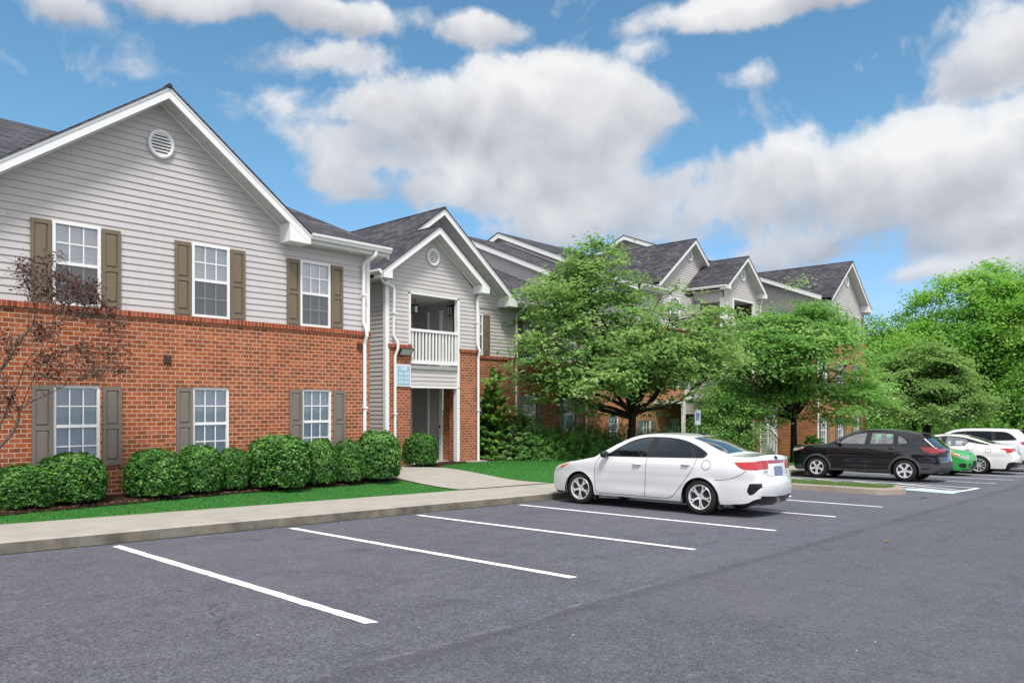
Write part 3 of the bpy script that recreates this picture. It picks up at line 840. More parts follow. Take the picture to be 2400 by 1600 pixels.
tr.box(14.06, 14.12, Y2-0.03, Y2+0.06, 1.78, 3.31); tr.box(16.0, 16.09, Y2-0.03, Y2+0.12, 0.52, 3.31); tr.box(14.06, 16.09, Y2-0.03, Y2+0.06, 3.27, 3.33)
tr.box(15.985, 16.10, Y2-0.02, Y2+0.14, -1.80, 0.50)                      # white post by the ground opening
tr.box(14.12, 16.0, Y2-0.012, Y2+0.3, 0.50, 0.56); tr.box(16.90, 16.98, Y2-0.03, Y2+0.06, 1.75, 3.5)
tr.build('opening_trim', M['white'], B)
gb = MB(); gb.box(14.12, 16.0, Y2-0.03, Y2+0.25, 1.06, 1.17); gb.build('floor_edge', simple('grey floor edge', (0.33,0.34,0.34)), B)
rl = MB(); 
rl.box(14.12, 16.0, Y2-0.05, Y2+0.05, 2.17, 2.25); rl.box(14.12, 16.0, Y2-0.04, Y2+0.04, 1.21, 1.32)
nb = 14
for k in range(nb):
    x = 14.20+(15.93-14.20)*k/(nb-1); rl.box(x-0.026, x+0.026, Y2-0.026, Y2+0.026, 1.32, 2.17)
rl.build('railing', M['white'], B)
# inside the breezeway
for q in ((Y2+0.3, 0.93, 1.16, 'breezeway_floor'), (Y2+0.1, 3.30, 3.36, 'breezeway_ceiling')):
    ins = MB(); ins.box(13.4, 16.8, q[0], 20.5, q[1], q[2]); ins.build(q[3], M['soffit'], B)
mb = MB(); mb.box(13.3, 17.1, Y2-0.25, 20.5, -1.98, -1.79); mb.build('entry_step', M['concrete'], B)
siding_wall('Y', 20.4, [rp((13.4, 16.9, -1.8, 0.95)), rp((13.4, 16.9, 1.16, 3.3))])
siding_wall('X', 16.3, [rp((17.6, 20.4, 1.16, 3.3)), rp((18.1, 20.4, -1.8, 0.95))])
mb = MB(); mb.box(13.42, 13.46, 17.5, 20.4, 1.16, 3.3); mb.box(13.42, 13.46, 17.5, 20.4, -1.8, 0.95); mb.build('breezeway_wall', M['siding'], B)
brick_wall('X', 16.25, 17.5, 18.02, -1.8, 0.95, name='inner_brick_wall')
for q in (18.10, 18.72, 19.62):
    for z0, z1 in ((-1.8, 0.93), (1.16, 3.05)):
        w_ = 0.10 if q != 18.72 else 0.05
        mb = MB(); mb.box(16.19, 16.26, q-w_/2, q+w_/2, z0, z1); mb.build('inner_trim', M['white'], B)
mb = MB(); mb.box(16.20, 16.25, 17.3, 18.0, 1.16, 3.0); 
mb = MB(); mb.box(16.17, 16.24, 18.10, 18.14, -0.75, -0.66); mb.build('handle', M['black'], B)
gable_front(14.94, 5.35, 0.739, 12.83, 17.06, 16.70, Y2+0.03, 19.3, boxw=0.33)
round_vent(15.01, Y2+0.03, 4.47, 0.245, 0.275)
eave_y(12.85, 16.78, 19.4, 3.79, 13.28); eave_y(17.04, 16.78, 18.3, 3.79, 16.94)
downspout([(12.92, 16.95, 3.66), (12.94, 16.95, 3.56), (13.05, 16.98, 3.47), (13.40, 17.0, 3.40), (13.45, 17.0, 3.28), (13.45, 17.03, 1.98), (13.55, 16.96, 1.78), (13.55, 16.96, 1.6), (13.50, 17.03, 1.38), (13.50, 17.03, -1.9)])
downspout([(17.02, 16.95, 3.66), (17.0, 16.97, 3.55), (16.83, 17.0, 3.42), (16.82, 17.02, 3.3), (16.82, 17.02, 1.95), (16.86, 16.95, 1.72), (16.86, 17.02, 1.45), (16.86, 17.02, -1.8)])

# larger gable behind the tower
YB = 18.50
gable_front(16.23, 6.36, 0.757, 12.80, 19.72, 17.92, YB, 25.5, boxl=False, boxw=0.42)
siding_wall('Y', YB, [gable_poly(16.23, 6.36, 0.757, 13.2, 19.3, 3.4)])
# right part of the front wall, two storeys
RX = [(17.78, 'a'), (20.66, 'b'), (23.05, 'c')]
brick_wall('Y', YB, 16.9, 25.30, -3.0, 1.62, [(x, x+WW-0.02, -1.10, 0.345) for x, _ in RX], cap=0.10)
siding_wall('Y', YB+0.03, [rp(r) for r in cells(16.9, 25.3, 1.72, 3.56, [(x, x+WW, 1.72, 3.2) for x, _ in RX])])
for x, _ in RX:
    place('up', x, YB+0.02, 1.74); place('low', x, YB+0.06, -1.105, 0.974)
    for dx in (-0.335, WW+0.025): place('sh', x+dx, YB, 1.76)
    for dx in (-0.335, WW+0.01): place('shl', x+dx, YB-0.003, -1.09)
rb = MB()
zr_ = lambda y: 3.72+0.4191*(y-18.02)
for a, b, y in ((10.75, 12.9, 18.6), (12.9, 19.68, 19.0), (19.68, 25.35, 18.02)): slab(rb, [(a, y, zr_(y)), (b, y, zr_(y)), (b, 26.8, 7.40), (a, 26.8, 7.40)])
slab(rb, [(10.75, 26.8, 7.40), (25.35, 26.8, 7.40), (25.35, 33, 4.8), (10.75, 33, 4.8)])
rb.build('roof', M['shingle_x'], B)
eave_x(19.7, 25.4, 18.05, 3.72, YB)
downspout([(20.22, 17.96, 3.6), (20.22, 18.1, 3.45), (20.22, 18.42, 3.3), (20.22, 18.42, 1.9), (20.22, 18.38, 1.7), (20.22, 18.44, 1.4), (20.22, 18.44, -2.1)])
downspout([(24.45, 17.96, 3.6), (24.45, 18.1, 3.45), (24.45, 18.42, 3.3), (24.45, 18.42, 1.9), (24.45, 18.38, 1.7), (24.45, 18.44, 1.4), (24.45, 18.44, -2.3)])

# ================= stepped middle: two end gables facing left, roofs rising towards the far wing
def zline(za, ya, sl): return lambda y: za-sl*abs(y-ya)
za_ = zline(8.34, 26.7, 0.42); zb_ = zline(9.0, 27.0, 0.418); zc_ = zline(10.72, 26.8, 0.405)
x_gable(25.30, 25.0, 26.7, 8.36, 0.42, 18.15, 28.5, [[(18.6, 2.6), (33, 2.6), (33, za_(33)-.2), (26.7, 8.14), (18.6, za_(18.6)-.2)]])
x_gable(28.50, 28.2, 27.0, 9.02, 0.418, 18.4, 39.9, [[(18.9, 4.0), (34, 4.0), (34, zb_(34)-.2), (27.0, 8.8), (18.9, zb_(18.9)-.2)]], cut=(31.0, 37.9, 19.8))
tb = MB(); tb.extrude([(28.47, 18.6, za_(18.6)+0.02), (28.47, 26.7, 8.38), (28.47, 26.7, 8.48), (28.47, 18.6, za_(18.6)+0.12)], (0.02, 0, 0)); tb.build('flashing', M['white'], B)
brick_wall('Y', 18.62, 25.30, 28.50, -3.2, 2.6, [(26.3, 27.05, -1.9, -0.45), (26.3, 27.05, 1.0, 2.45)], mat='brick_far', cap=0.1)
siding_wall('Y', 18.65, [rp((25.3, 28.5, 2.7, 4.75))])
FWX = (29.3, 31.9)
brick_wall('Y', 18.95, 28.50, 34.3, -3.4, 3.6, [(x, x+0.9, a, a+1.45) for x in FWX for a in (-2.15, 0.85)], mat='brick_far', cap=0.1)
siding_wall('Y', 18.98, [rp(r) for r in cells(28.5, 40, 3.7, 5.4, [(x, x+0.9, 3.8, 5.2) for x in FWX])])
place('low', 26.3, 18.68, -1.9, 0.974); place('low', 26.3, 18.68, 1.0, 0.974)
for x in FWX:
    for a in (-2.15, 0.85): place('low', x, 19.01, a, 0.9/WW)
    place('up', x, 18.97, 3.78, 0.9/WW)
    for a in (-2.14, 0.86):
        for dx in (-0.34, 0.93): place('shl', x+dx, 18.945, a)
eave_x(25.3, 28.5, 18.17, 4.77, 18.6); eave_x(28.5, 31.2, 18.42, 5.42, 18.95)
# second floor balcony with white balusters beside the far tower
def balusters(x0, x1, y, z0, h, n, name='railing'):
    r = MB(); r.box(x0, x1, y-0.04, y+0.04, z0+h-0.07, z0+h); r.box(x0, x1, y-0.035, y+0.035, z0, z0+0.09)
    for k in range(n):
        x = x0+0.05+(x1-x0-0.1)*k/(n-1); r.box(x-0.026, x+0.026, y-0.026, y+0.026, z0+0.09, z0+h-0.07)
    return r.build(name, M['white'], B)

# ================= far breezeway tower, three storeys
Y3 = 17.30
brick_wall('Y', Y3, 37.45, 38.3, -3.4, 1.55, mat='brick_far', cap=0.1); brick_wall('Y', Y3, 34.25, 35.2, -3.4, 0.1, mat='brick_far')
siding_wall('Y', Y3+0.03, [rp(r) for r in cells(34.25, 38.3, 0.3, 5.7, [(35.24, 37.5, 3.28, 5.30), (35.24, 37.5, 0.25, 2.3), (37.4, 38.3, 0, 1.65), (34.2, 35.24, 0, 0.3)])] + [rp((35.2, 37.5, -0.45, 0.2))] + [[(33.9, 5.7), (38.2, 5.7), (36.08, 7.38-0.05)]])
siding_wall('X', 34.22, [rp((Y3+0.05, 19.0, -0.5, 0.25)), rp((Y3+0.05, 19.0, 5.1, 5.7)), rp((18.6, 19.0, -3.2, 5.3))])
mb = MB(); mb.box(34.18, 34.40, Y3-0.02, Y3+0.20, 0.3, 5.3); mb.box(35.16, 35.26, Y3-0.03, Y3+0.06, 0.2, 5.32); mb.box(37.46, 37.56, Y3-0.03, Y3+0.06, -3.1, 5.32); mb.box(35.2, 37.5, Y3-0.03, Y3+0.06, 5.30, 5.36); mb.box(35.2, 37.5, Y3-0.03, Y3+0.06, 2.3, 2.36)
mb.build('opening_trim', M['white'], B)
balusters(35.26, 37.46, Y3, 0.24, 0.92, 19); balusters(35.26, 37.46, Y3, 3.30, 0.92, 19); balusters(30.5, 33.9, 17.35, 0.22, 0.95, 26)
for nm_, q in (('balcony_floor', (30.4, 34.2, 17.4, 19.0, 0.05, 0.2)), ('breezeway_floor', (34.3, 38.2, Y3+0.1, 22, 0.05, 0.2)), ('breezeway_floor', (34.3, 38.2, Y3+0.1, 22, 3.1, 3.25)), ('breezeway_ceiling', (34.3, 38.2, Y3+0.1, 22, 5.4, 5.5))):
    mb = MB(); mb.box(*q); mb.build(nm_, M['soffit'], B)
siding_wall('Y', 17.42, [rp((30.4, 34.2, -0.45, 0.08))])
for x in (30.5, 33.9):
    mb = MB(); mb.box(x-0.07, x+0.07, 17.35, 17.49, -2.9, 0.2); mb.build('post', M['white'], B)
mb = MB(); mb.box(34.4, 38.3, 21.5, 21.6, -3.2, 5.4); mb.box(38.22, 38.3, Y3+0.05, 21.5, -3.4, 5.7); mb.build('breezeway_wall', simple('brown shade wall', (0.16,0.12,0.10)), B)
mb = MB(); mb.box(35.45, 36.2, 18.6, 18.66, 3.26, 4.75); o = mb.build('door', simple('tan arched door', (0.30,0.19,0.11)), B)
mb = MB(); mb.tube([(35.52, 18.58, 3.4), (35.52, 18.58, 4.35), (35.62, 18.58, 4.56), (35.82, 18.58, 4.64), (36.02, 18.58, 4.56), (36.12, 18.58, 4.35), (36.12, 18.58, 3.4)], 0.03, 6); mb.build('door_moulding', simple('pale moulding', (0.55,0.42,0.28)), o)
gable_front(36.08, 7.55, 0.745, 33.87, 38.36, 16.90, Y3+0.03, 21.0, boxw=0.33)
round_vent(36.28, Y3+0.03, 6.64, 0.26, 0.30)
eave_y(33.9, 16.98, 19.2, 5.87, 34.22)
downspout([(33.95, 17.1, 5.75), (34.0, 17.12, 5.6), (34.3, 17.2, 5.1), (34.32, 17.22, 4.9), (34.32, 17.22, 0.4)])
downspout([(38.30, 17.1, 5.75), (38.28, 17.15, 5.5), (38.2, 17.22, 5.2), (38.2, 17.22, -3.0)])
# far gable behind that tower
gable_front(34.34, 8.46, 0.75, 30.9, 37.8, 18.90, 19.30, 26.0, boxl=False, boxr=False)
siding_wall('Y', 19.30, [gable_poly(34.34, 8.46, 0.75, 31.1, 37.7, 5.2)])
round_vent(34.35, 19.30, 7.66, 0.27, 0.30)

# ================= far wing
Y4 = 14.95
x_gable(40.06, 39.5, 26.8, 10.74, 0.405, 14.5, 47.9, [[(Y4+0.03, 3.6), (33, 3.6), (33, zc_(33)-.2), (26.8, 10.5), (Y4+0.03, zc_(Y4)-.2)], [(17.1, -3.4), (21, -3.4), (21, 3.6), (17.1, 3.6)]], yback=34, cut=(41.2, 47.72, 15.4))
brick_wall('X', 40.06, Y4, 17.1, -3.6, 3.5, mat='brick_far', cap=0.1)
FX = (40.62, 43.18, 45.80)
fh = [(x, x+0.95, a, a+1.48) for x in FX for a in (-2.12, 0.88)]
brick_wall('Y', Y4, 40.06, 48.05, -3.7, 3.5, fh, mat='brick_far', cap=0.1)
siding_wall('Y', Y4+0.03, [rp(r) for r in cells(40.06, 47.72, 3.6, 5.66, [(x+0.3, x+1.25, 3.74, 5.22) for x in FX])] + [[(41.5, 5.66), (47.36, 5.66), (44.43, 8.17-0.28)]])
gable_front(44.43, 8.17, 0.735, 41.2, 47.70, 14.55, Y4+0.03, 20.4, boxl=False, boxw=0.5)
round_vent(44.69, Y4+0.03, 7.08, 0.26, 0.30)
for x in FX:
    for a in (-2.125, 0.875): place('low', x, Y4+0.06, a, 0.95/WW, 1.02)
    place('up', x+0.3, Y4+0.02, 3.74, 0.95/WW)
    for a in (-2.11, 0.89):
        for dx in (-0.36, 0.985): place('shl', x+dx, Y4-0.003, a)
    for dx in (-0.06, 1.285): place('sh', x+dx, Y4, 3.77)
downspout([(40.12, Y4-0.05, 5.3), (40.12, Y4-0.05, -3.2)])
mb = MB(); mb.box(47.6, 47.98, 14.6, 15.0, 5.45, 5.6); mb.extrude([(47.75, 14.62, 5.75), (48.1, 14.62, 5.82), (48.1, 14.62, 5.70), (47.75, 14.62, 5.64)], (0, 6, 0)); mb.build('gutter', M['white'], B)
downspout([(48.0, 14.72, 5.64), (47.9, 14.74, 5.5), (47.74, 14.88, 5.38)])
# stair rail in the recess between the far tower and the far wing
mb = MB(); mb.bar((38.6, 17.0, -1.05), (39.8, 17.0, -1.65), 0.05, 0.10); mb.bar((38.6, 17.0, -1.45), (39.8, 17.0, -2.05), 0.05, 0.06)
for k in range(4): x = 38.65+k*0.37; z = -1.05-0.5*(x-38.6); mb.box(x-0.03, x+0.03, 16.97, 17.03, z-1.1, z)
mb.build('stair_rail', M['white'], B)
mb = MB(); mb.bar((38.6, 16.9, -1.35), (40.0, 16.9, -2.0), 0.035, 0.04); mb.build('hand_rail', M['black'], B)
mb = MB(); mb.box(38.3, 40.0, 19.6, 19.7, -3.3, 5.4); mb.build('recess_wall', M['siding'], B)

# ------------------------------------------------------------------ things fixed to it
sg = thing('address_sign', 'pale blue number sign on the brick pier of the near breezeway', 'sign', (13.83, Y2, 0.85))
mb = MB(); mb.box(13.56, 14.105, Y2-0.045, Y2-0.005, 0.53, 1.17); mb.build('frame', M['white'], sg)
mb = MB(); mb.box(13.60, 14.065, Y2-0.052, Y2-0.046, 0.57, 1.13); mb.build('panel', simple('pale blue panel', (0.27,0.47,0.62), 0.5), sg)
def text(s, loc, size, mat, parent, rx=pi/2, rz=0.0, sx=1.0, name='lettering', ext=0.002):
    cu = bpy.data.curves.new(name, 'FONT'); cu.body = s; cu.size = size; cu.align_x = 'CENTER'; cu.align_y = 'CENTER'; cu.extrude = ext; cu.offset = size*0.018
    cu.materials.append(mat)
    tmp = bpy.data.objects.new(name, cu); COL.objects.link(tmp)
    me = bpy.data.meshes.new_from_object(tmp.evaluated_get(bpy.context.evaluated_depsgraph_get()))
    bpy.data.objects.remove(tmp); bpy.data.curves.remove(cu)
    o = bpy.data.objects.new(name, me); COL.objects.link(o); o.parent = parent
    o.location = Vector(loc)-ORG[parent.name]; o.rotation_euler = (rx, 0, rz); o.scale = (sx, 1, 1)
    ORG[o.name] = ORG[parent.name]; return o
for s, z, sz in (('100', 1.045, 0.17), ('101-104', 0.895, 0.115), ('111-114', 0.77, 0.115), ('121-124', 0.65, 0.115)):
    text(s, (13.83, Y2-0.056, z), sz, M['white'], sg, sx=1.0)
fl = thing('flood_light', 'brown wall floodlight with a frosted lens above the number sign', 'light', (13.86, Y2, 1.5))
mb = MB(); mb.extrude([(13.62, Y2, 1.66), (13.62, Y2-0.20, 1.64), (13.62, Y2-0.21, 1.60), (13.62, Y2-0.07, 1.44), (13.62, Y2, 1.44)], (0.46, 0, 0)); mb.build('housing', simple('bronze housing', (0.06,0.035,0.025), 0.45), fl)
mb = MB(); mb.poly([(13.66, Y2-0.212, 1.60), (14.04, Y2-0.212, 1.60), (14.04, Y2-0.085, 1.448), (13.66, Y2-0.085, 1.448)]); mb.build('lens', simple('frosted lens', (0.52,0.54,0.52), 0.25), fl)
ln = thing('lantern', 'small glass lantern hanging in the upper breezeway opening', 'light', (15.05, 18.0, 3.3))
mb = MB(); mb.tube([(15.05,18.0,3.3),(15.05,18.0,3.12)], 0.015, 6); mb.box(14.96, 15.14, 17.91, 18.09, 3.08, 3.12); mb.box(14.97, 15.13, 17.92, 18.08, 2.84, 2.86)
for a in (-1, 1):
    for b in (-1, 1): mb.box(15.05+a*0.075-0.008, 15.05+a*0.075+0.008, 18+b*0.075-0.008, 18+b*0.075+0.008, 2.84, 3.1)
mb.build('frame', M['black'], ln)
mb = MB(); mb.box(14.99, 15.11, 17.94, 18.06, 2.87, 3.07); mb.build('glass', simple('milky glass', (0.55,0.62,0.64), 0.1), ln)

# reserved parking sign
ps = thing('parking_sign', 'blue and white wheelchair parking sign on a steel post behind the white car', 'sign', (22.45, 12.3, yz(22.45, 12.3)))
mb = MB(); mb.box(22.42, 22.48, 12.31, 12.36, yz(22.45,12.3), -0.1); mb.build('post', M['metal'], ps)
mb = MB(); mb.box(22.27, 22.63, 12.285, 12.305, -0.67, -0.18); mb.build('plate', simple('pale sign plate', (0.72,0.80,0.80), 0.4), ps)
mb = MB(); mb.box(22.345, 22.555, 12.279, 12.284, -0.52, -0.28); mb.build('symbol_panel', simple('blue sign panel', (0.02,0.09,0.42), 0.4), ps)
mb = MB()
cx, cz = 22.45, -0.42
mb.tube([(cx+0.052*cos(a)-0.005, 12.276, cz+0.052*sin(a)-0.03) for a in [math.radians(v) for v in range(150, 391, 20)]], 0.010, 6)
mb.tube([(cx-0.03, 12.276, cz+0.095), (cx-0.022, 12.276, cz+0.01), (cx+0.035, 12.276, cz+0.005), (cx+0.06, 12.276, cz-0.06), (cx+0.08, 12.276, cz-0.055)], 0.010, 6)
mb.tube([(cx-0.035, 12.276, cz+0.110), (cx-0.033, 12.276, cz+0.128)], 0.017, 8)
mb.build('wheelchair_symbol', M['white'], ps)

wl = thing('wall_lantern', 'dark wall lantern on the right side inside the upper breezeway opening', 'light', (16.12, 17.55, 3.05))
mb = MB(); mb.box(16.02, 16.18, 17.47, 17.63, 3.12, 3.15); mb.box(16.03, 16.17, 17.48, 17.62, 2.82, 2.84); mb.bar((16.1, 17.55, 3.15), (16.29, 17.55, 3.2), .03, .03)
for a in (16.04, 16.16):
    for b in (17.49, 17.61): mb.box(a-.008, a+.008, b-.008, b+.008, 2.82, 3.12)
mb.build('frame', M['black'], wl); mb = MB(); mb.box(16.05, 16.15, 17.50, 17.60, 2.85, 3.10); mb.build('glass', simple('smoky lantern glass', (0.40,0.44,0.45), 0.1), wl)
for x in (8.75, 10.02):
    mb = MB(); mb.tube([(x, 14.28, 3.512), (x, 14.28, 3.47)], [.07, .05], 14); mb.build('soffit_light', M['white'], B)
# ------------------------------------------------------------------ cars
def catmull(pts, step, closed=False):
    """smooth resampling; a point given twice in a row makes a sharp corner"""
    pts = [tuple(map(float, p)) for p in pts]; n = len(pts); out = []
    rng_ = range(n if closed else n-1)
    for i in rng_:
        p1 = np.array(pts[i]); p2 = np.array(pts[(i+1) % n])
        L = np.linalg.norm(p2[:2]-p1[:2])
        if L < 1e-6: continue
        p0 = np.array(pts[(i-1) % n]) if (closed or i > 0) else 2*p1-p2
        p3 = np.array(pts[(i+2) % n]) if (closed or i+2 < n) else 2*p2-p1
        k = max(1, int(round(L/step)))
        d0 = max(np.linalg.norm(p1-p0), 1e-6); d1 = L; d2 = max(np.linalg.norm(p3-p2), 1e-6)
        m1 = (p2-p0)/(d0+d1)*d1; m2 = (p3-p1)/(d1+d2)*d1
        if np.linalg.norm(p1-p0) < 1e-5: m1 = p2-p1
        if np.linalg.norm(p3-p2) < 1e-5: m2 = p2-p1
        for j in range(k):
            t = j/k; h = (2*t**3-3*t*t+1, t**3-2*t*t+t, -2*t**3+3*t*t, t**3-t*t)
            out.append(tuple(h[0]*p1+h[1]*m1+h[2]*p2+h[3]*m2))
    if not closed: out.append(pts[-1])
    return out

def dens(poly, step):
    out = []
    for a, b in zip(poly, poly[1:]+poly[:1]):
        n = max(1, int(math.hypot(b[0]-a[0], b[1]-a[1])/step+0.5))
        out += [(a[0]+(b[0]-a[0])*k/n, a[1]+(b[1]-a[1])*k/n) for k in range(n)]
    return out

def pip(P, poly):
    P = np.asarray(P); x, y = P[:,0], P[:,1]; ins = np.zeros(len(P), bool)
    q = np.asarray(poly); n = len(q); j = n-1
    for i in range(n):
        xi, yi = q[i]; xj, yj = q[j]
        c = ((yi > y) != (yj > y))
        with np.errstate(divide='ignore', invalid='ignore'):
            ins ^= c & (x < (xj-xi)*(y-yi)/((yj-yi) if yj != yi else 1e-12)+xi)
        j = i
    return ins

def cdt(outer, loops, steiner):
    V = []; E = []
    for lp, closed in [(outer, True)]+[(l, True) for l in loops]:
        i = len(V); V += [Vector(p) for p in lp]; n = len(lp)
        E += [(i+k, i+(k+1) % n) for k in range(n)]
    V += [Vector(p) for p in steiner]
    r = delaunay_2d_cdt(V, E, [], 0, 1e-5)
    pts = np.array([(v[0], v[1]) for v in r[0]]); tri = np.array([f for f in r[2] if len(f) == 3])
    cen = pts[tri].mean(1)
    k = pip(cen, outer)
    return pts, tri[k], cen[k]

def submesh(name, X, tri, mat, parent, flip=False, smooth=True):
    if len(tri) == 0: return None
    u, inv = np.unique(tri.ravel(), return_inverse=True)
    t = inv.reshape(-1, 3)
    if flip: t = t[:, ::-1]
    return npmesh(name, X[u], t.ravel(), 3, mat, None, parent, smooth)

def tab(x, T):
    a = np.array(T, float); return np.interp(x, a[:,0], a[:,1])

RUB = simple('tyre rubber', (0.022,0.022,0.023), 0.8, 0.2)
ALU = simple('alloy', (0.78,0.79,0.81), 0.34, 0.5, 0.55)
GUN = simple('dark alloy', (0.045,0.045,0.05), 0.4, 0.5, 0.5)
TRIM = simple('gloss black trim', (0.012,0.012,0.014), 0.18, 0.5)
CLAD = simple('grey black cladding', (0.045,0.046,0.050), 0.55, 0.4)
REDL = paint_mat('red lamp', (0.42,0.010,0.012), rough=0.15)
DRED = paint_mat('dark red lamp', (0.26,0.008,0.010), rough=0.12)
CLR = simple('clear lamp', (0.55,0.56,0.57), 0.12, 0.6)
LAMP = simple('grey lamp lens', (0.30,0.32,0.31), 0.12, 0.6)
AMB = simple('amber lamp', (0.55,0.12,0.02), 0.2, 0.6)
CHR = simple('chrome', (0.75,0.76,0.78), 0.12, 0.6, 1.0)
SEAM = simple('panel gap', (0.03,0.03,0.032), 0.8, 0.1)
PLATE = simple('number plate', (0.16,0.20,0.33), 0.5, 0.4, var=0.5, scale=14)
SEAT = simple('grey seat cloth', (0.16,0.16,0.165), 0.8, 0.2)

def make_wheel(R, r, w, style):
    t = MB()
    prof = [(r, -w/2+.01), (r+.03, -w/2), (R-.035, -w/2+.005), (R-.010, -w/2+.03), (R, -w/2+.055), (R, w/2-.055), (R-.010, w/2-.03), (R-.035, w/2-.005), (r+.03, w/2), (r, w/2-.012)]
    t.disc_lathe(prof, n=40)
    wh = t.build('wheel', RUB, None, smooth=True, local=True)
    a = MB(); a.disc_lathe([(r+.002, w/2-.012), (r-.004, w/2-.004), (r-.020, w/2-.010), (r-.026, w/2-.035), (r-.035, -w/2+.03)], n=40)
    a.disc_lathe([(0.001, w/2-.028), (.055, w/2-.03), (.062, w/2-.05)], n=20)
    x = w/2-.030
    def sp(a0, r0, a1, r1, wd, d=.03):
        a.bar((x, r0*cos(a0), r0*sin(a0)), (x+.010, r1*cos(a1), r1*sin(a1)), wd, d, up=(1,0,0))
    if style == 'Y5':
        for k in range(5):
            b = pi/2+2*pi*k/5; sp(b, .04, b, .13, .036); sp(b-.03, .12, b-.20, r-.012, .022); sp(b+.03, .12, b+.20, r-.012, .022)
    elif style == 'B5':
        for k in range(5):
            b = pi/2+2*pi*k/5; sp(b, .03, b, r-.012, .058); sp(b, .09, b-.20, r-.012, .028); sp(b, .09, b+.20, r-.012, .028)
    else:
        for k in range(10):
            b = pi/2+2*pi*k/10; sp(b, .04, b+.10, r-.012, .034 if k % 2 else .022)
    a.build('rim', ALU, wh, smooth=False, local=True)
    d = MB(); d.disc_lathe([(0.001, w/2-.075), (r-.024, w/2-.075), (r-.03, -w/2+.03)], n=32)
    d.disc_lathe([(0.04, w/2-.06), (r*.62, w/2-.06), (r*.62, w/2-.075)], n=32)
    d.build('brake', GUN, wh, smooth=False, local=True)
    return wh

def pose(root, X, Y, back=False):
    n = Vector((-SA, -SB, 1)).normalized(); f = Vector((0, -1 if back else 1, 0)); f = (f - n*f.dot(n)).normalized(); r = f.cross(n)
    m = Matrix((r, f, n)).transposed().to_4x4(); m.translation = (X, Y, gz(X, Y)+0.002)
    root.matrix_world = m

